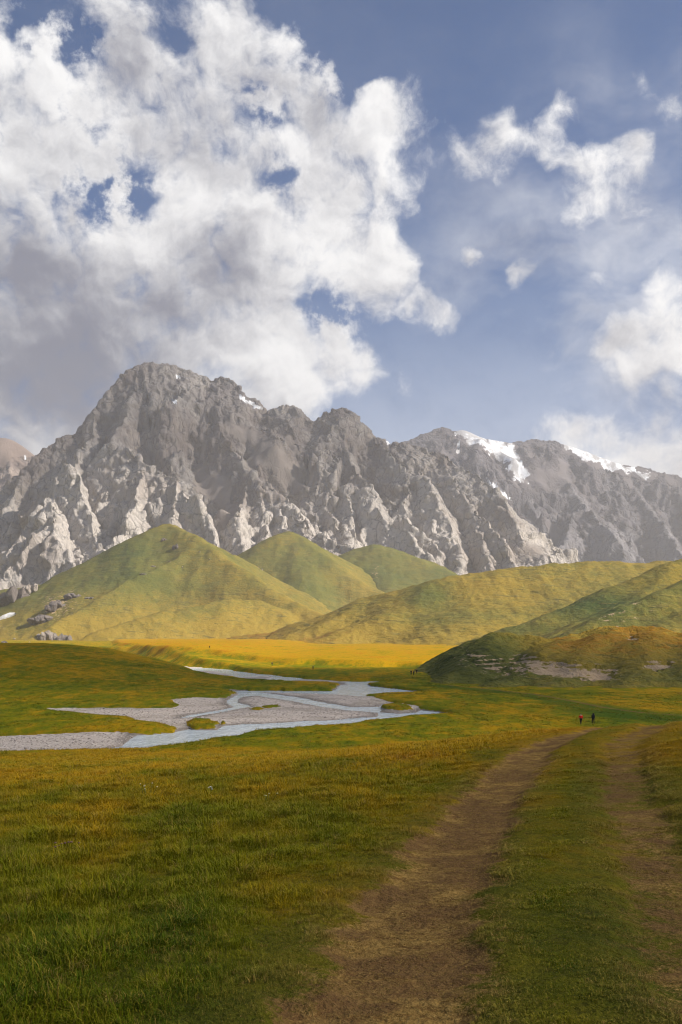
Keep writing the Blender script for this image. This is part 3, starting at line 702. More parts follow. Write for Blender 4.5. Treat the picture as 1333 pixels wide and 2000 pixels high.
RIDGES_MAIN = [
    # skyline
    ([(-260,1060,3500),(-120,1000,3560),(0,955,3640),(60,900,3700),(110,858,3760),(150,842,3800),(175,815,3850),(188,790,3880),(218,754,3930),(250,724,3970),(270,708,4000),(300,706,4010),(345,714,4020),(385,728,4020),(415,744,4020),(432,731,4020),(455,744,4000),(482,768,3980),(518,802,3960),(545,794,3950),(572,791,3940),(592,800,3930),(615,822,3920),(640,808,3910),(662,798,3900),(684,801,3900),(702,820,3890),(716,832,3880),(724,852,3870),(765,866,3850),(800,866,3830),(860,882,3780),(895,908,3700),(935,930,3620),(968,955,3540),(988,982,3460),(1004,1020,3380),(1020,1052,3300),(1060,1080,3240),(1110,1106,3180),(1200,1150,3080)], 1.05),
    # left shoulder and its crags
    ([(188,792,3880),(180,850,3700),(150,900,3520),(138,906,3420),(150,940,3330),(168,1010,3220),(185,1075,3130)], 1.35),
    ([(138,906,3420),(105,960,3350),(70,1000,3280),(30,1060,3180),(0,1110,3100)], 1.3),
    ([(105,960,3350),(96,1010,3160),(90,1018,3120),(105,1050,3060),(140,1090,3010),(165,1130,2950)], 1.45),
    ([(90,1018,3120),(60,1052,3070),(25,1090,3020),(-10,1130,2960)], 1.3),
    ([(60,905,3700),(20,980,3500),(-30,1040,3350)], 1.2),
    # middle crags
    ([(270,712,4000),(255,790,3800),(230,850,3640),(214,864,3560),(240,880,3500),(268,888,3450),(285,905,3400),(322,915,3350),(345,935,3300),(362,965,3240),(395,988,3180),(412,1035,3110),(420,1075,3040)], 1.30),
    ([(285,905,3400),(272,945,3300),(262,975,3220),(240,1010,3150),(215,1050,3080)], 1.45),
    ([(345,938,3300),(330,985,3200),(318,1020,3110)], 1.5),
    ([(350,714,4020),(340,790,3860),(335,840,3740),(360,900,3600)], 1.15),
    # great spur with the scree apron on its right
    ([(432,734,4020),(425,800,3860),(432,838,3760),(462,880,3640),(490,912,3540),(505,935,3460),(545,955,3380),(575,985,3310),(600,1018,3240),(620,1040,3180)], 1.10),
    ([(505,935,3460),(512,985,3330),(522,1020,3240),(528,1070,3150)], 1.5),
    ([(490,915,3540),(474,985,3330),(465,1012,3190),(475,1050,3110),(490,1085,3050)], 1.5),
    ([(545,955,3380),(548,1000,3290),(560,1045,3180)], 1.45),
    ([(575,985,3310),(600,1035,3120),(640,1050,3060),(680,1065,3020),(715,1075,2990),(742,1085,2960)], 1.3),
    # right wall
    ([(520,804,3960),(560,860,3800),(590,900,3700),(620,960,3560),(650,1010,3420),(680,1040,3300)], 1.15),
    ([(662,800,3900),(670,860,3760),(688,910,3640),(720,950,3530),(750,990,3420),(790,1040,3300),(830,1090,3170)], 1.2),
    ([(688,910,3640),(672,960,3540),(690,1010,3420),(700,1060,3280)], 1.35),
    ([(720,852,3870),(770,890,3720),(800,920,3620),(835,935,3540),(862,975,3440),(880,1030,3320),(895,1085,3200)], 1.2),
    ([(800,920,3620),(795,970,3500),(812,1020,3370),(850,1075,3240)], 1.4),
    ([(860,882,3780),(890,950,3600),(915,985,3480),(935,1030,3360),(950,1090,3200)], 1.25),
    ([(915,985,3480),(960,1030,3330),(990,1070,3220),(1010,1110,3120)], 1.3)]
SNOW_MAIN = [[(466,771),(476,774),(500,789),(519,799),(514,803),(494,795),(474,783)],[(342,731),(350,733),(352,739),(345,740)],[(337,778),(346,780),(343,788),(336,784)],[(750,862),(768,866),(760,869)]]
RIDGES_RIGHT = [
    ([(640,930,6300),(700,900,6350),(790,862,6400),(830,846,6450),(866,832,6500),(884,840,6500),(905,836,6500),(950,854,6520),(1000,862,6540),(1040,858,6560),(1098,862,6550),(1150,880,6500),(1200,898,6450),(1270,915,6400),(1333,932,6350),(1450,965,6250),(1600,1010,6150)], 0.82),
    ([(866,834,6500),(885,890,6200),(920,950,5900),(960,1010,5600),(1010,1080,5300)], 0.95),
    ([(950,856,6520),(960,905,6300),(985,950,6050),(1000,1000,5800),(1050,1060,5500)], 1.0),
    ([(1098,864,6550),(1100,920,6250),(1130,985,5800),(1165,1000,5650),(1195,1040,5450),(1230,1090,5250)], 0.95),
    ([(1130,985,5800),(1110,1030,5550),(1090,1080,5300)], 1.1),
    ([(1200,900,6450),(1240,960,6150),(1290,1020,5800),(1340,1080,5450)], 0.9),
    ([(1300,925,6370),(1370,1000,5900),(1420,1080,5450)], 0.9),
    ([(1020,862,6550),(1060,950,6150),(1080,1010,5800)], 0.95)]
SNOW_RIGHT = [[(888,838),(905,835),(925,842),(958,857),(985,862),(1000,870),(1012,892),(1034,925),(1020,945),(1006,935),(992,908),(962,890),(940,870),(915,866),(903,852)],
              [(1098,864),(1120,868),(1160,884),(1220,908),(1275,928),(1268,936),(1215,918),(1190,914),(1150,900),(1112,880)],[(946,930),(958,940),(985,962),(998,975),(988,976),(962,955)],[(900,860),(897,885),(890,888),(893,865)]]
RIDGES_LEFT = [([(-260,930,5600),(-150,890,5600),(-60,858,5600),(10,850,5600),(24,853,5600),(50,872,5560),(80,895,5520),(140,940,5450),(260,1010,5300)], 0.75),
               ([(10,852,5600),(20,905,5350),(30,960,5050),(40,1040,4700)], 0.8), ([(-60,860,5600),(-60,950,5200),(-50,1040,4800)], 0.8)]

def snow_soft(px, py, snow):
    s = np.zeros(px.shape)
    for q in snow:
        if len(q) >= 9: s += sstep(sdf(px, py, q), 10, -2)
    return s
def build_mountain(label, ridges, region, base, mat, snow, seed, pale_fn, scree_fn, grass_fn, rib=1.0):
    x, y, Fc = fan(*region)
    h, gully, crest = mountain_field(x, y, ridges, base, rib, seed)
    ny, nu = region[5], region[4]
    H = h.reshape(ny, nu)
    # loose rock lies smooth in the gullies
    px = CX+F*x/y; py = CY-F*h/y
    scr = np.clip(scree_fn(px, py, x, y, h)+snow_soft(px, py, snow)+1.15*gully*(fbm(x/120, y/120, 3, seed+70)+0.15), 0, 1)
    Hs = H.copy()
    for it in range(26):
        P = np.pad(Hs, 1, mode='edge'); Hs = (P[:-2, 1:-1]+P[2:, 1:-1]+P[1:-1, :-2]+P[1:-1, 2:]+4*Hs)/8
    sm = sstep(scr, 0.35, 0.7).reshape(ny, nu)
    H = H*(1-sm)+(Hs-2.0)*sm
    h = H.ravel()
    # push the steep faces in and out so that they stand as crags, not as a draped sheet
    dzdu = np.gradient(H, axis=1).ravel()/((region[1]-region[0])/(nu-1)*y); dzdy = np.gradient(H, axis=0).ravel()/((region[3]-region[2])/(ny-1))
    sl = np.hypot(dzdu, dzdy)
    nrm = np.stack([-dzdu, -dzdy, np.ones_like(h)], 1); nrm /= np.linalg.norm(nrm, axis=1)[:, None]
    push = (14*facets(x/60, h/75+y/200, seed+80)+7*facets(x/24, h/32+y/90, seed+81)+4*perlin(x/15+h/30, h/17+y/40, seed+82)+2.0*perlin(x/7, h/8+y/20, seed+83))*sstep(sl, 0.5, 1.2)*(1-sm.ravel())
    V = np.stack([x, y, h], 1)+nrm*push[:, None]
    px = CX+F*V[:, 0]/V[:, 1]; py = CY-F*V[:, 2]/V[:, 1]
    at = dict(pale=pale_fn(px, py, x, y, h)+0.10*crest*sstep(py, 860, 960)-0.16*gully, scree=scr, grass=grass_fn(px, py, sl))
    cx = px[Fc].mean(1); cyy = py[Fc].mean(1)
    sn = np.zeros(len(Fc), bool)
    jx = 13*fbm(cx/14, cyy/14, 4, 90, 0.65); jy = 11*fbm(cx/14+5, cyy/14, 4, 93, 0.65)
    for q in snow: sn |= in_poly(cx+jx*(0.4 if len(q) < 9 else 1), cyy+jy*(0.4 if len(q) < 9 else 1), q)
    v, f, a = sub_mesh(V, Fc, ~sn, at)
    o = mesh_obj('mountain', v, f, mat, None, True, a); tag(o, label, kind='structure')
    if sn.any():
        Vs = V.copy(); Vs[:, 2] = V[:, 2]
        v, f, a = sub_mesh(Vs, Fc, sn, at)
        mesh_obj('snowfield', v, f, MAT_SNOW, o, True)
    return x, y, h

def snow_material():
    m, t, b = new_mat('old_snow')
    pos = t.n('ShaderNodeNewGeometry').outputs['Position']
    n = t.noise(t.v('MULTIPLY', pos, (1.0, 0.35, 0.6)), 0.018, 7.0, 0.68)
    c = t.mix(t.ss(n, 0.43, 0.60), (0.78, 0.79, 0.81), (0.36, 0.35, 0.345))
    t.put(b.inputs['Base Color'], c); b.inputs['Roughness'].default_value = 0.7
    bump(t, b, t.noise(pos, 0.05, 5.0, 0.6), 0.5, 8.0)
    return m
MAT_SNOW = snow_material()
MAT_ROCK = rock_material('limestone')
MAT_ROCK_FAR = rock_material('far_rock', (0.52, 0.54, 0.62), 0.6)  # bluish tint puts some of the distance haze into the rock colour
MAT_ROCK_RED = rock_material('reddish_rock', (0.85, 0.76, 0.71), 0.7)

def main_pale_lit(px, py, x, y, h):  # pale limestone below; sun on lower crags and upper shade put into the colour
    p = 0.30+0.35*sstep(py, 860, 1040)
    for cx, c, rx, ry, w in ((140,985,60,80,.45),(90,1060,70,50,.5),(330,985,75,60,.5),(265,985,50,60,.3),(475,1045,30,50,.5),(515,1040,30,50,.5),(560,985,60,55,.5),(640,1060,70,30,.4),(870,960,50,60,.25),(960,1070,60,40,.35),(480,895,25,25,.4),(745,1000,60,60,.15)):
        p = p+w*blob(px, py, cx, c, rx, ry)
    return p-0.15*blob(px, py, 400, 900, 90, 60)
def main_scree(px, py, x, y, h):
    s = 1.0*blob(px, py, 525, 885, 45, 35)+1.0*blob(px, py, 575, 935, 40, 35)+0.9*blob(px, py, 475, 845, 30, 20)+1.0*blob(px, py, 412, 945, 42, 30)+0.9*blob(px, py, 440, 995, 22, 50)+0.6*blob(px, py, 690, 870, 40, 25)
    return s+0.6*blob(px, py, 700, 1105, 45, 15)+0.65*blob(px, py, 1040, 1075, 50, 22)+0.4*sstep(py, 1090, 1150)
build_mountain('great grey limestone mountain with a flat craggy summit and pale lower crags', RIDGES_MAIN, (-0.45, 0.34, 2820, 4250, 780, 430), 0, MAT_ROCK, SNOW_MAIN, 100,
    main_pale_lit, main_scree, lambda px, py, sl: 0.5*sstep(py, 1090, 1150)-0.35*sstep(sl, 0.7, 1.2)+0.3*blob(px, py, 150, 1080, 40, 30)+0.3*blob(px, py, 230, 1085, 40, 40))
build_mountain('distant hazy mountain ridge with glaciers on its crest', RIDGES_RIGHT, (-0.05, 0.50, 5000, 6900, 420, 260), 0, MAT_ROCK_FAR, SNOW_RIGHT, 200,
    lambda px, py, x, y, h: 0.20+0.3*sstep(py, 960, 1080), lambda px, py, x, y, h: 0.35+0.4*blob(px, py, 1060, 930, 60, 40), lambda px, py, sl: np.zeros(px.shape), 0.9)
build_mountain('far grey brown peak at the left edge', RIDGES_LEFT, (-0.50, -0.18, 4600, 5900, 170, 140), 0, MAT_ROCK_RED, [[(48,893),(52,893),(52,897),(47,897)],[(8,948),(14,946),(16,952),(9,954)]], 300,
    lambda px, py, x, y, h: 0.15+0.5*sstep(py, 880, 930), lambda px, py, x, y, h: 0.8*sstep(py, 925, 880), lambda px, py, sl: np.zeros(px.shape), 0.8)

# air: thin even haze over the valley
def build_haze():
    m = bpy.data.materials.new('haze_air'); m.use_nodes = True
    nt = m.node_tree; nt.nodes.clear()
    out = nt.nodes.new('ShaderNodeOutputMaterial'); v = nt.nodes.new('ShaderNodeVolumePrincipled')
    v.inputs['Color'].default_value = (0.95, 0.93, 0.96, 1); v.inputs['Density'].default_value = HAZE
    v.inputs['Anisotropy'].default_value = 0.3
    nt.links.new(v.outputs[0], out.inputs['Volume'])
    x0, x1, y0, y1, z0, z1 = -9000, 9000, -3000, 8200, -200, 1500
    V = [(x, y, z) for z in (z0, z1) for y in (y0, y1) for x in (x0, x1)]
    o = mesh_obj('haze', V, [(0,2,3,1),(4,5,7,6),(0,1,5,4),(2,6,7,3),(0,4,6,2),(1,3,7,5)], m, None, False)
    tag(o, 'thin pale haze filling the valley air', kind='stuff')
HAZE = 6.6e-5
build_haze()

# ------------------------------------------------------------------ unseen clouds, placed towards the sun to shade foreground and upper mountain
def ico(sub):
    bm = bmesh.new(); bmesh.ops.create_icosphere(bm, subdivisions=sub, radius=1.0)
    V = np.array([v.co[:] for v in bm.verts]); Fc = np.array([[v.index for v in f.verts] for f in bm.faces]); bm.free(); return V, Fc
ICO3 = ico(4); ICO2 = ico(3); ICO1 = ico(2)
def noise3(V, s, seed):
    return (perlin(V[:, 0]*s, V[:, 1]*s+V[:, 2]*s*0.7, seed)+perlin(V[:, 1]*s+5, V[:, 2]*s, seed+1)+perlin(V[:, 2]*s+9, V[:, 0]*s, seed+2))/1.6
def build_shade_cloud(label, gx, gy, hx, hy, z_cloud, thick, density, seed, gz=-13.0, near=True):
    """a flat-based cloud of real thickness between the sun and a stretch of ground centred on (gx, gy)"""
    c = np.array([gx, gy, gz])+SUN*(z_cloud-gz)/SUN[2]
    n = 120; q = np.linspace(-1.25, 1.25, n); Y, X = np.meshgrid(q, q, indexing='ij'); X, Y = X.ravel(), Y.ravel()
    rad = np.sqrt(X*X+Y*Y)+0.16*fbm(X*2.2, Y*2.2, 4, seed)
    body = np.sqrt(np.clip(1-np.clip((rad-0.55)/0.5, 0, 1)**2, 0, 1))
    th = thick*body*(0.62+0.75*ridged(X*3.2, Y*3.2, 4, seed+5)*0.55+0.55*fbm(X*2.5+3, Y*2.5, 3, seed+9))
    th = np.maximum(th, 0.0)
    if near: th = th*(0.52+0.95*sstep(Y*hy+gy+22*fbm(X*4, Y*4, 3, seed+15), 185, 275))  # thickness shaped so the river stays bright, the brow and knoll dark
    px, py = c[0]+X*hx, c[1]+Y*hy
    top = np.stack([px, py, c[2]+th+0.3], 1); bot = np.stack([px, py, c[2]-0.12*th-0.3], 1)
    Ft = grid_faces(n, n); keep = (th[Ft] > 0.5).any(1); Ft = Ft[keep]
    ed = {}
    for f in Ft.tolist():
        for i in range(4):
            e = (f[i], f[(i+1) % 4]); ed[e] = 1
    rim = [(a_, b_) for a_, b_ in ed if (b_, a_) not in ed]
    N = len(top); side = np.array([(a_, a_+N, b_+N, b_) for a_, b_ in rim])
    V = np.vstack([top, bot]); Fc = np.vstack([Ft, Ft[:, ::-1]+N, side])
    used, inv_ = np.unique(Fc, return_inverse=True)
    m = bpy.data.materials.new('cloud_vapour'); m.use_nodes = True; nt = m.node_tree; nt.nodes.clear()
    out = nt.nodes.new('ShaderNodeOutputMaterial'); v = nt.nodes.new('ShaderNodeVolumePrincipled')
    v.inputs['Color'].default_value = (0.97, 0.97, 0.97, 1); v.inputs['Density'].default_value = density; v.inputs['Anisotropy'].default_value = 0.5
    nt.links.new(v.outputs[0], out.inputs['Volume'])
    o = mesh_obj('cloud', V[used], inv_.reshape(Fc.shape), m); tag(o, label, kind='structure')
build_shade_cloud('unseen broad cumulus cloud towards the sun that shades the near valley', 0.0, 85.0, 460.0, 325.0, 1850.0, 190.0, 0.0046, 900)
build_shade_cloud('unseen high veil of cloud towards the sun that shades the upper mountain', 300.0, 4400.0, 3300.0, 1000.0, 6000.0, 520.0, 0.00085, 940, 650.0, False)
rs = np.random.RandomState(4)

# ------------------------------------------------------------------ grass and stones (geometry nodes)
def scatter(name, label, pts, attrs, sources, kind='stuff'):
    me = bpy.data.meshes.new(name+'_points'); me.vertices.add(len(pts)); me.vertices.foreach_set('co', np.asarray(pts, dtype=np.float32).ravel())
    for nm, arr in attrs.items():
        arr = np.asarray(arr, dtype=np.float32)
        if nm == 'pick':
            a = me.attributes.new(nm, 'INT', 'POINT'); a.data.foreach_set('value', arr.astype(np.int32))
        elif arr.ndim == 2:
            a = me.attributes.new(nm, 'FLOAT_VECTOR', 'POINT'); a.data.foreach_set('vector', arr.ravel())
        else:
            a = me.attributes.new(nm, 'FLOAT', 'POINT'); a.data.foreach_set('value', arr)
    o = bpy.data.objects.new(name, me); link(o); tag(o, label, kind=kind)
    col = bpy.data.collections.new(name+'_kinds')
    for s in sources: col.objects.link(s)
    g = bpy.data.node_groups.new(name+'_scatter', 'GeometryNodeTree')
    g.interface.new_socket('Geometry', in_out='INPUT', socket_type='NodeSocketGeometry'); g.interface.new_socket('Geometry', in_out='OUTPUT', socket_type='NodeSocketGeometry')
    gi = g.nodes.new('NodeGroupInput'); go = g.nodes.new('NodeGroupOutput'); ins = g.nodes.new('GeometryNodeInstanceOnPoints'); ci = g.nodes.new('GeometryNodeCollectionInfo')
    ci.inputs['Collection'].default_value = col; ci.inputs['Separate Children'].default_value = True; ci.inputs['Reset Children'].default_value = True
    def at(nm, ty):
        nd = g.nodes.new('GeometryNodeInputNamedAttribute'); nd.data_type = ty; nd.inputs['Name'].default_value = nm; return nd.outputs['Attribute']
    e2r = g.nodes.new('FunctionNodeEulerToRotation')
    g.links.new(at('rot', 'FLOAT_VECTOR'), e2r.inputs[0])
    g.links.new(gi.outputs[0], ins.inputs['Points']); g.links.new(ci.outputs[0], ins.inputs['Instance']); ins.inputs['Pick Instance'].default_value = True
    g.links.new(at('pick', 'INT'), ins.inputs['Instance Index']); g.links.new(e2r.outputs[0], ins.inputs['Rotation']); g.links.new(at('size', 'FLOAT_VECTOR'), ins.inputs['Scale'])
    g.links.new(ins.outputs[0], go.inputs[0])
    md = o.modifiers.new('scatter', 'NODES'); md.node_group = g
    return o

def blade_material():
    m, t, b = new_mat('grass_blades')
    pos = t.n('ShaderNodeNewGeometry').outputs['Position']
    gold = attr(t, 'gold', 'INSTANCER'); dry = attr(t, 'dry', 'INSTANCER')
    c, g = grass_colour(t, pos, gold)
    rnd = attr(t, 'tone')
    c = t.mix(t.ss(rnd, 0.60, 1.0), c, (0.30, 0.225, 0.025))
    c = t.mix(t.m('MULTIPLY', t.ss(rnd, 0.40, 0.0), 0.6), c, (0.055, 0.080, 0.005))
    c = t.mix(dry, c, t.mix(rnd, (0.20, 0.115, 0.030), (0.46, 0.31, 0.09)))
    t.put(b.inputs['Base Color'], c); b.inputs['Roughness'].default_value = 0.7; b.inputs['Specular IOR Level'].default_value = 0.06
    return m
MAT_BLADE = blade_material()
def tuft(seed, n, hgt, spread, lean, width):
    r = np.random.RandomState(seed); V = []; Fc = []; tone = []
    for i in range(n):
        a = r.uniform(0, 2*np.pi); rad = spread*math.sqrt(r.rand()); bx, by = rad*math.cos(a), rad*math.sin(a)
        h = hgt*r.uniform(0.5, 1.15); d = a+r.uniform(-1, 1); ln = lean*r.uniform(0.3, 1.4)*h
        w = width*r.uniform(0.7, 1.3); fx, fy = -math.sin(d)*w, math.cos(d)*w
        mx, my = bx+math.cos(d)*ln*0.35, by+math.sin(d)*ln*0.35; tx, ty = bx+math.cos(d)*ln, by+math.sin(d)*ln
        k = len(V)
        V += [(bx-fx, by-fy, -0.02), (bx+fx, by+fy, -0.02), (mx+fx*0.8, my+fy*0.8, h*0.6), (mx-fx*0.8, my-fy*0.8, h*0.6), (tx, ty, h*(1-0.25*lean))]
        Fc += [(k, k+1, k+2), (k, k+2, k+3), (k+3, k+2, k+4)]
        tone += [r.rand()]*5
    me = bpy.data.meshes.new('tuft'); me.from_pydata(V, [], Fc); me.update()
    at = me.attributes.new('tone', 'FLOAT', 'POINT'); at.data.foreach_set('value', np.array(tone, dtype=np.float32))
    me.materials.append(MAT_BLADE)
    return bpy.data.objects.new('tuft', me)
TUFTS = [tuft(1, 16, 0.10, 0.06, 0.7, 0.0028), tuft(2, 20, 0.08, 0.08, 1.0, 0.0030), tuft(3, 14, 0.13, 0.05, 0.6, 0.0026), tuft(4, 22, 0.06, 0.09, 1.1, 0.0032), tuft(5, 12, 0.16, 0.05, 0.5, 0.0022),
         tuft(6, 20, 0.035, 0.08, 1.2, 0.0032), tuft(7, 5, 0.30, 0.05, 0.35, 0.0016), tuft(8, 9, 0.06, 0.03, 1.5, 0.0110)]
def build_grass():
    r = np.random.RandomState(77)
    def sample(n, y0, y1, pw):
        q = r.rand(n); y = (y0**pw+q*(y1**pw-y0**pw))**(1/pw)
        x = r.uniform(-1, 1, n)*(0.44*y+1.2)
        return x, y
    x1, y1 = sample(140000, 2.6, 26, 1.1); x2, y2 = sample(75000, 20, 100, 1.1)
    x3, y3 = sample(65000, 92, 360, 1.3)
    x = np.concatenate([x1, x2, x3]); y = np.concatenate([y1, y2, y3])
    z, at = ground_height(x, y)
    keep = (at['gravel'] < 0.3) & ((y < 92) | (x < 0.19*y) | (y < 240))
    d = np.minimum(line_dist(x, y, RUTS[0]), line_dist(x, y, RUTS[1]))
    mid = [(0.5*(a[0]+b[0]), 0.5*(a[1]+b[1])) for a, b in zip(*RUTS)]
    dm = line_dist(x, y, mid)
    dirt = at['dirt']
    keep &= (dirt < 0.45) | (r.rand(len(x)) < 0.78)
    x, y, z, d, dm, dirt = (a[keep] for a in (x, y, z, d, dm, dirt)); gold = at['gold'][keep]
    n = len(x)
    tall = 0.5+0.5*sstep(d, 0.9, 2.6)*sstep(dm, 1.0, 2.4)
    clump = 0.85+1.2*np.clip(fbm(x/0.8, y/0.8, 3, 55), -0.45, 0.9)
    sc = tall*clump*r.uniform(0.7, 1.25, n)*(1+0.004*np.clip(y-8, 0, 80))
    sc = np.where(y > 92, r.uniform(1.3, 2.6, n)*(0.8+0.8*np.clip(fbm(x/7, y/12, 3, 57), -.5, .9)), sc)
    worn = sstep(dirt+0.35*fbm(x/0.6, y/0.6, 4, 91), 0.22, 0.62)
    sc = sc*(1-0.55*worn); sc = np.clip(sc, 0.25, 3.4)
    wide = sc*(1+0.022*np.clip(y-6, 0, 60))
    pick = r.choice(5, n, p=[.28, .26, .2, .18, .08]); pick = np.where((worn > 0.4) | (dm < 1.0), np.where(r.rand(n) < 0.75, 5, 3), pick)
    q = r.rand(n); pick = np.where((worn < 0.2) & (dm > 1.3) & (q < 0.05), 6, np.where((worn < 0.5) & (q > 0.965), 7, pick))
    size = np.stack([wide, wide, sc], 1)
    rot = np.stack([r.normal(0, .12, n), r.normal(0, .12, n), r.uniform(0, 6.28, n)], 1)
    dry = np.clip(worn*0.95+(r.rand(n) < 0.05)*0.6+0.35*sstep(d, 1.3, 0.6), 0, 1)
    scatter('grass', 'short pasture grass of green and golden blades in the foreground', np.stack([x, y, z-0.005], 1), dict(rot=rot, size=size, pick=pick, gold=gold, dry=dry), TUFTS)
build_grass()

def stone_mesh(seed, mat, sub=ICO1, name='stone', attrs=True, flat=0.65):
    V, Fc = sub
    V = V*(1+0.30*noise3(V, 1.1, seed)+0.12*noise3(V, 2.7, seed+4))[:, None]*np.array([1, 0.85, flat])
    me = bpy.data.meshes.new(name); me.from_pydata(V.tolist(), [], Fc.tolist()); me.update()
    for nm, v in (('pale', 0.62), ('scree', 0.0), ('grass', 0.0)):
        a = me.attributes.new(nm, 'FLOAT', 'POINT'); a.data.foreach_set('value', np.full(len(V), v, dtype=np.float32))
    me.materials.append(mat); return me
def pebble_material():
    m, t, b = new_mat('river_stone')
    tone = attr(t, 'tone', 'INSTANCER')
    c = t.mix(tone, (0.22, 0.185, 0.155), (0.68, 0.59, 0.51))
    pos = t.n('ShaderNodeNewGeometry').outputs['Position']
    c = t.mix(t.m('MULTIPLY', t.noise(pos, 7.0, 3.0), 0.4), c, (0.27, 0.22, 0.19))
    t.put(b.inputs['Base Color'], c); b.inputs['Roughness'].default_value = 0.85
    return m
def build_gravel():
    r = np.random.RandomState(5); n = 60000
    mp = pebble_material()
    src = [bpy.data.objects.new('pebble', stone_mesh(500+i*9, mp, ico(1), 'pebble')) for i in range(4)]
    y = r.uniform(105, 300, n); x = (r.uniform(-0.40, 0.10, n))*y
    z, at = ground_height(x, y)
    k = (at['gravel'] > 0.6) & (z > water_z(y)-0.03)
    x, y, z = x[k], y[k], z[k]; n = len(x)
    s = 0.05+0.11*r.rand(n)**2.5+0.12*(r.rand(n) < 0.03)
    scatter('gravel', 'loose grey river stones strewn over the gravel bars', np.stack([x, y, z], 1), dict(rot=np.stack([r.normal(0, .2, n), r.normal(0, .2, n), r.uniform(0, 6.28, n)], 1),
            size=np.stack([s*1.2, s, s], 1), pick=r.randint(0, 4, n), tone=r.rand(n)), src)
build_gravel()

# ------------------------------------------------------------------ rocks that stand in the grass of the hills
def on_hill(key, px, py):
    x, y, h = HILLS[key]
    qx = CX+F*x/y; qy = CY-F*h/y
    d = np.hypot(qx-px, qy-py); k = d < max(3.0, d.min()+1.0)
    i = np.where(k)[0][np.argmin(y[k])]
    return np.array([x[i], y[i], h[i]])
def hull(pts):
    bm = bmesh.new()
    for p in pts: bm.verts.new(p)
    r = bmesh.ops.convex_hull(bm, input=bm.verts[:])
    bmesh.ops.delete(bm, geom=[v for v in bm.verts if not v.link_faces], context='VERTS')
    bmesh.ops.bevel(bm, geom=bm.edges[:], offset=0.05, segments=1, affect='EDGES')
    bmesh.ops.triangulate(bm, faces=bm.faces[:])
    bm.verts.index_update()
    V = np.array([v.co[:] for v in bm.verts]); Fc = np.array([[v.index for v in f.verts] for f in bm.faces]); bm.free(); return V, Fc
def rock(name, label, cat, group, loc, size, seed, pale, rz=0.0, mat=None):
    """angular blocks leaning together as one rock"""
    r = np.random.RandomState(seed); big = max(size) > 6; VV = []; FF = []; n = 0
    for j in range(9 if big else 2):
        P = r.normal(0, 1, (16, 3)); P /= np.linalg.norm(P, axis=1)[:, None]; P *= r.uniform(0.75, 1.0, (16, 1))
        V, Fc = hull(P)
        k = r.uniform(0.35, 0.62) if big else (0.95 if j == 0 else 0.6)
        off = np.array([r.uniform(-.65, .65), r.uniform(-.4, .4), 0.0]) if big else np.array([0.5*j, 0.1*j, -0.2*j])
        off[2] += (0.35-0.6*abs(off[0])) if big else 0
        V = V*k*np.array([0.8, 0.8, r.uniform(0.9, 1.5) if big else 1.0])+off
        VV.append(V); FF.append(Fc+n); n += len(V)
    V = np.vstack(VV)*np.array(size); Fc = np.vstack(FF)
    c, s = math.cos(rz*0.25), math.sin(rz*0.25); V = V@np.array([[c, s, 0], [-s, c, 0], [0, 0, 1]])
    o = mesh_obj(name, V, Fc, mat or MAT_OUTCROP, None, False, dict(pale=np.full(n, pale), scree=np.zeros(n), grass=np.zeros(n)))
    o.location = loc; tag(o, label, cat, group); return o
MAT_OUTCROP = rock_material('outcrop_rock', (0.95, 0.92, 0.88), 4.0)
OUT = [  # px, py, half width px, half height px, key, pale, label
    (92,1243,17,16,'A',.30,'dark rock cliff above the stream at the foot of the green spur, left part'),
    (122,1248,15,13,'A',.22,'dark rock cliff at the foot of the green spur, right part'),
    (88,1205,26,13,'A',.05,'dark jagged rock rib descending the left side of the green spur'),
    (112,1180,20,12,'A',.05,'dark rock rib higher up the left side of the green spur'),
    (140,1163,16,8,'A',.12,'small dark outcrop at the top of the rock rib on the green spur'),
    (175,1165,14,5,'A',.35,'low flat pale outcrop on the upper green spur'),
    (62,1148,14,13,'A',.75,'pale sunlit crag below the left cliffs'),
    (22,1160,22,22,'A',.10,'big dark crag at the left edge below the cliffs'),
    (344,1063,8,11,'A',.10,'dark rock tooth near the top of the green spur'),
    (322,1052,7,6,'A',.25,'smaller rock beside the dark tooth on the green spur'),
    (300,1104,7,3,'A',.30,'low rock on the crest line of the green spur'),
    (280,1120,8,3,'A',.30,'low rock lower on the crest line of the green spur'),
    (505,1112,9,14,'B',.20,'dark rocks on the left flank of the pointed green hill')]
for i, (px, py, hw, hh, key, pale, lab) in enumerate(OUT):
    p = on_hill(key, px, py+hh*0.7); k = p[1]/F
    if key == 'A' and px < 150: hw, hh = hw*1.35, hh*1.35
    rock('rock_outcrop', lab, 'rock', None, (p[0], p[1]+hw*k*0.4, p[2]+hh*k*0.2), (hw*k*1.15, hw*k*0.95, hh*k*1.1), 700+i*13, pale-0.02, rs.uniform(0, 3))
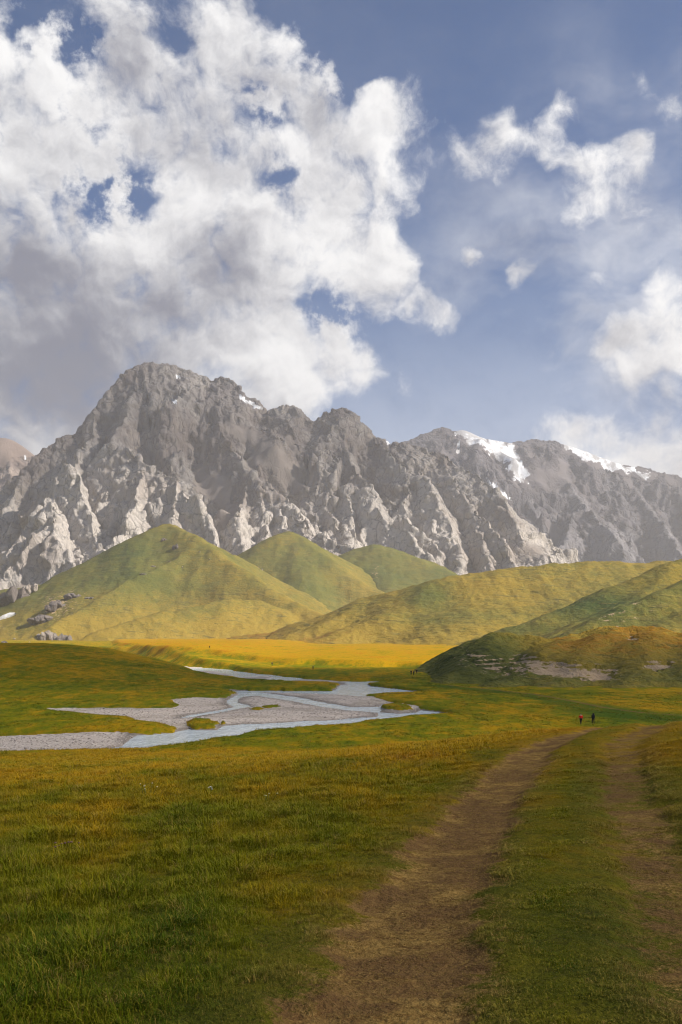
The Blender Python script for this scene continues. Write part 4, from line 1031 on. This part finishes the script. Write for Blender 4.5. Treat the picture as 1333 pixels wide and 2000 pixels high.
# dark cut bank where the golden terrace meets the stream
def terrace_pt(px, py, up):
    x, y = floor_pt(px, py, up); return np.array([x, y, float(water_z(y))+up])
for i, (px, py, hw, hh, lab) in enumerate([(245,1268,13,7,'dark eroded bank at the tip of the golden terrace'),(270,1268,12,4,'lower part of the dark eroded bank behind the terrace tip')]):
    p = terrace_pt(px, py+4, 1.5); k = p[1]/F
    rock('eroded_bank', lab, 'bank', None, (p[0], p[1], p[2]+hh*k*0.3), (hw*k, hw*k*0.7, hh*k), 860+i*17, 0.1, 0.2)
ORD = ['first', 'second', 'third', 'fourth', 'fifth', 'sixth', 'seventh', 'eighth', 'ninth', 'tenth']
BOULD = [(8,1263,9,4,.1),(15,1240,4,3,.6),(28,1246,3,2,.7),(36,1251,4,2,.8),(5,1236,4,3,.5),(45,1257,3,2,.75),(58,1262,3,2,.7),(20,1256,3,2,.6),(66,1255,2,2,.6),(52,1249,3,2,.8),(358,1108,3,2.5,.7),(330,1095,2.5,2,.6),(410,1090,3,1.5,.5),(392,1077,3,2,.45),(428,1093,2,1.5,.5),(2,1250,3,2,.7)]
for i, (px, py, hw, hh, pale) in enumerate(BOULD):
    p = on_hill('A', px, py) if py < 1235 else None
    if p is None:
        x, y = floor_pt(px, py, 1.0)
        p = on_hill('A', px, py) if y > 1500 else np.array([x, y, ground_height(np.array([x]), np.array([y]))[0][0]])
    k = p[1]/F
    foot = i < 10 or i == 15
    same = sorted(q[0] for j, q in enumerate(BOULD) if j and (j < 10 or j == 15) == foot)
    nth = ORD[same.index(px)] if i else ''
    lab = 'large dark boulder on the meadow at the left edge' if i == 0 else 'pale boulder at the foot of the left slope, %s from the left edge' % nth if foot else 'small pale boulder lying on the green spur, %s from the left' % nth
    rock('boulder', lab, 'boulder', None if i == 0 else 'boulders at the foot of the left slope' if i < 10 or i == 15 else 'boulders on the green spur', (p[0], p[1], p[2]+hh*k*0.35), (hw*k, hw*k*0.8, hh*k), 950+i*11, pale, i*0.7)
# old snow in the gully at the left edge
def snow_patch():
    a = [on_hill('A', px, py) for px, py in [(2,1208),(10,1205),(20,1202),(32,1198)]]
    V = []; Fc = []; N = 12
    for i, p in enumerate(a):
        w = [5, 8, 9, 4][i]
        for j in range(N):
            q = 2*math.pi*j/N; V.append((p[0]+0.3*w*math.cos(q), p[1]-3+0.6*w*math.cos(q), p[2]+1.0+w*0.75*math.sin(q)))
    for i in range(len(a)-1):
        for j in range(N): Fc.append((i*N+j, i*N+(j+1) % N, (i+1)*N+(j+1) % N, (i+1)*N+j))
    o = mesh_obj('snow_patch', V, Fc, MAT_SNOW); tag(o, 'small strip of old snow in the gully at the left edge', kind='structure')
snow_patch()

# ------------------------------------------------------------------ people
def skin_mesh(name, verts, edges, radii, mat, parent, levels=2):
    me = bpy.data.meshes.new(name); me.from_pydata(verts, edges, []); me.update()
    o = bpy.data.objects.new(name, me); link(o)
    sk = o.modifiers.new('skin', 'SKIN'); sk.use_smooth_shade = True
    if not me.skin_vertices:
        bm = bmesh.new(); bm.from_mesh(me); bm.verts.layers.skin.verify(); bm.to_mesh(me); bm.free()
    for i, r in enumerate(radii):
        r = r if isinstance(r, tuple) else (r, r)
        me.skin_vertices[0].data[i].radius = r; me.skin_vertices[0].data[i].use_root = (i == 0)
    o.modifiers.new('smooth', 'SUBSURF').levels = levels; o.modifiers['smooth'].render_levels = levels
    dg = bpy.context.evaluated_depsgraph_get(); dg.update()
    new = bpy.data.meshes.new_from_object(o.evaluated_get(dg)); new.name = name
    bpy.data.objects.remove(o); bpy.data.meshes.remove(me)
    new.materials.clear(); new.materials.append(mat)
    for p in new.polygons: p.use_smooth = True
    q = bpy.data.objects.new(name, new); link(q, parent); return q

SKIN = plain('skin', (0.42, 0.25, 0.17), 0.6)
def cloth(name, col): return plain(name, col, 0.9, 0.1)
M_RED, M_BLACK, M_DARK, M_HAIR = cloth('red_cloth', (0.75, 0.015, 0.012)), cloth('black_cloth', (0.012, 0.012, 0.014)), cloth('dark_cloth', (0.030, 0.030, 0.040)), cloth('hair', (0.03, 0.02, 0.014))
M_NAVY, M_BROWN, M_SHOE, M_SLEEVE = cloth('navy_cloth', (0.020, 0.025, 0.050)), cloth('brown_cloth', (0.07, 0.045, 0.03)), cloth('shoe', (0.06, 0.05, 0.04)), cloth('tan_cloth', (0.36, 0.25, 0.17))

def person(label, loc, rz, stride, top, bottom, group=None, hat=None, sleeve=None):
    root = bpy.data.objects.new('person', None); link(root); root.location = loc; root.rotation_euler = (0, 0, rz)
    tag(root, label, 'person', group)
    s = stride
    P = {'pelvis': (0, 0, .96), 'waist': (0, .01, 1.10), 'chest': (0, 0, 1.30), 'neck0': (0, -.005, 1.45), 'neck1': (0, .01, 1.52), 'head0': (0, .015, 1.60), 'head1': (0, .02, 1.69)}
    for sd, nm in ((-1, 'l'), (1, 'r')):
        f = s*sd
        P['sh'+nm] = (.18*sd, -.005, 1.41); P['el'+nm] = (.235*sd, -.02-.16*f, 1.13); P['wr'+nm] = (.235*sd, .09-.30*f, .92); P['hd'+nm] = (.232*sd, .12-.33*f, .85)
        P['hip'+nm] = (.095*sd, 0, .90); P['kn'+nm] = (.105*sd, .05+.20*f, .50); P['an'+nm] = (.11*sd, .32*f-.03, .09+.05*max(0, -f)); P['to'+nm] = (.12*sd, .32*f+.14, .035)
        hx, hy, hz = P['hd'+nm]
        for k, (dx, dz, ln) in enumerate([(-.030, -.045, .07), (-.010, -.05, .085), (.010, -.05, .08), (.028, -.045, .065)]):
            P['f%d%sa' % (k, nm)] = (hx, hy+dx, hz+dz); P['f%d%sb' % (k, nm)] = (hx-.012*sd, hy+dx+.012, hz+dz-ln)
        P['t'+nm+'a'] = (hx-.012*sd, hy+.035, hz+.0); P['t'+nm+'b'] = (hx-.02*sd, hy+.06, hz-.045)
    keys = list(P); ix = {k: i for i, k in enumerate(keys)}
    E = [('pelvis','waist'),('waist','chest'),('chest','neck0'),('neck0','neck1'),('neck1','head0'),('head0','head1')]
    R = {'pelvis': (.15,.11), 'waist': (.135,.10), 'chest': (.165,.115), 'neck0': .07, 'neck1': .055, 'head0': (.072,.088), 'head1': (.068,.085)}
    for nm in 'lr':
        E += [('chest','sh'+nm),('sh'+nm,'el'+nm),('el'+nm,'wr'+nm),('wr'+nm,'hd'+nm),('pelvis','hip'+nm),('hip'+nm,'kn'+nm),('kn'+nm,'an'+nm),('an'+nm,'to'+nm)]
        R.update({'sh'+nm: .065, 'el'+nm: .043, 'wr'+nm: .030, 'hd'+nm: (.020,.040), 'hip'+nm: .095, 'kn'+nm: .060, 'an'+nm: .042, 'to'+nm: (.045,.03)})
        for k in range(4):
            E += [('hd'+nm, 'f%d%sa' % (k, nm)), ('f%d%sa' % (k, nm), 'f%d%sb' % (k, nm))]; R.update({'f%d%sa' % (k, nm): .010, 'f%d%sb' % (k, nm): .008})
        E += [('hd'+nm,'t'+nm+'a'),('t'+nm+'a','t'+nm+'b')]; R.update({'t'+nm+'a': .011, 't'+nm+'b': .009})
    skin_mesh('body', [P[k] for k in keys], [(ix[a], ix[b]) for a, b in E], [R[k] for k in keys], SKIN, root, 1)
    def part(name, ks, es, rr, mat):
        i2 = {k: i for i, k in enumerate(ks)}; return skin_mesh(name, [P[k] for k in ks], [(i2[a], i2[b]) for a, b in es], rr, mat, root, 1)
    P['hem'] = (0, 0, .88)
    part('jacket', ['chest','waist','pelvis','hem','neck0','shl','shr'], [('chest','waist'),('waist','pelvis'),('pelvis','hem'),('chest','neck0'),('chest','shl'),('chest','shr')], [(.205,.15),(.175,.135),(.185,.145),(.18,.14),.085,.085,.085], top)
    for nm in 'lr':
        part('sleeve', ['sh'+nm,'el'+nm,'wr'+nm], [('sh'+nm,'el'+nm),('el'+nm,'wr'+nm)], [.085,.064,.05], sleeve or top)
        part('shoe', ['an'+nm,'to'+nm], [('an'+nm,'to'+nm)], [.058,(.052,.045)], M_SHOE)
    part('trousers', ['pelvis','hipl','knl','anl','hipr','knr','anr'], [('pelvis','hipl'),('hipl','knl'),('knl','anl'),('pelvis','hipr'),('hipr','knr'),('knr','anr')], [(.165,.125),.118,.085,.068,.118,.085,.068], bottom)
    P['hb'] = (0, -.005, 1.63); P['ht'] = (0, .0, 1.72)
    part('hat' if hat else 'hair', ['hb','ht'], [('hb','ht')], [(.092,.098),(.085,.095)], hat or M_HAIR)
    return root
def backpack(label, loc, rz, mat, tall=0.62):
    root = bpy.data.objects.new('backpack', None); link(root); root.location = loc; root.rotation_euler = (0, 0, rz); tag(root, label, 'backpack')
    def rounded(name, c, s, m):
        bm = bmesh.new(); bmesh.ops.create_cube(bm, size=1.0)
        for v in bm.verts: v.co = Vector((c[0]+v.co.x*s[0]*(1.0 if v.co.z < 0 else .86), c[1]+v.co.y*s[1], c[2]+v.co.z*s[2]))
        bmesh.ops.bevel(bm, geom=bm.edges[:], offset=min(s)*0.28, segments=2, affect='EDGES')
        me = bpy.data.meshes.new(name); bm.to_mesh(me); bm.free(); me.materials.append(m)
        return link(bpy.data.objects.new(name, me), root)
    rounded('bag', (0, -.245, 1.22), (.34, .20, tall), mat); rounded('lid', (0, -.245, 1.22+tall/2+.03), (.30, .21, .10), mat); rounded('pocket', (0, -.36, 1.12), (.24, .07, .28), mat)
    for sd in (-1, 1): rounded('strap', (.12*sd, -.02, 1.36), (.05, .34, .05), mat)
    return root
def ground_pt(px, py, up=1.0):
    x, y = floor_pt(px, py, up)
    for _ in range(6):
        z = ground_height(np.array([x]), np.array([y]))[0][0]
        d = z*F/(CY-py); x, y = (px-CX)/F*d, 0.5*y+0.5*d; x = (px-CX)/F*y
    return (x, y, float(ground_height(np.array([x]), np.array([y]))[0][0]))
p = ground_pt(1135, 1415); person('person in a red jacket and black trousers walking on the green path', p, 0.15, 0.7, M_RED, M_BLACK, 'pair of hikers on the path')
p = ground_pt(1159, 1414); person('person in black with a dark hat beside the person in red', p, -0.1, -0.6, M_BLACK, M_BLACK, 'pair of hikers on the path', M_BLACK)
backpack('black backpack on the person in black', p, -0.1, M_DARK, 0.70)
trio = 'three hikers below the knoll'
for px, py, lab, top in ((803.5,1318,'leftmost of three dark hikers below the knoll',M_BLACK),(808.5,1319,'middle one of three dark hikers below the knoll',M_NAVY),(814.5,1316,'rightmost and farthest of three dark hikers below the knoll',M_BLACK)):
    p = ground_pt(px, py); person(lab, p, 0.3*(px-808)/6, 0.7, top, M_BLACK, trio, M_BLACK)
for px, py, lab, top in ((612,1308,'lone tiny figure in dark clothes below the golden terrace',M_BROWN),(532,1300,'tiny distant figure on the golden terrace above the far channel',M_NAVY),(410,1284,'tiniest far figure on the golden meadow under the green spur',M_DARK)):
    p = ground_pt(px, py, 2.0); person(lab, p, 1.2, 0.6, top, M_BLACK, 'far walkers on the meadow')

# ------------------------------------------------------------------ small plants in the near grass
def flower(label, px, py, col, n, seed, hgt=0.28):
    x, y = near_pt(px, py); z = float(ground_height(np.array([x]), np.array([y]))[0][0])
    root = bpy.data.objects.new('wildflower', None); link(root); root.location = (x, y, z); tag(root, label, 'flower')
    r = np.random.RandomState(seed); mt = plain('flower_stem', (0.06, 0.09, 0.02)); mh = plain('flower_head', col, 0.7)
    for i in range(n):
        ax, ay = r.normal(0, .12, 2); h = hgt*r.uniform(.7, 1.2); V = []; Fc = []
        for j in range(3):
            t_ = j/2
            for q in range(4): V.append((ax*(0.4+0.6*t_)+.004*math.cos(q*1.57), ay*(0.4+0.6*t_)+.004*math.sin(q*1.57), h*t_))
        for j in range(2):
            for q in range(4): Fc.append((j*4+q, j*4+(q+1) % 4, j*4+4+(q+1) % 4, j*4+4+q))
        st = mesh_obj('stem', V, Fc, mt, root)
        V, Fcs = ICO1; V = V*(1+0.4*noise3(V, 3.0, seed+i))[:, None]*np.array([.017, .017, .009])+np.array([ax, ay, h])
        mesh_obj('flower_head', V, Fcs, mh, root)
flower('pale yellow wildflower clump standing in the grass left of the track', 287, 1565, (0.62, 0.58, 0.38), 6, 3)
flower('white wildflower clump in the middle of the left meadow', 410, 1556, (0.7, 0.7, 0.66), 4, 5, 0.16)
flower('cream wildflower clump right of the white one', 522, 1568, (0.55, 0.55, 0.25), 4, 7, 0.16)
flower('dull purple flower clump at the left of the meadow', 122, 1664, (0.20, 0.09, 0.11), 9, 9, 0.12)
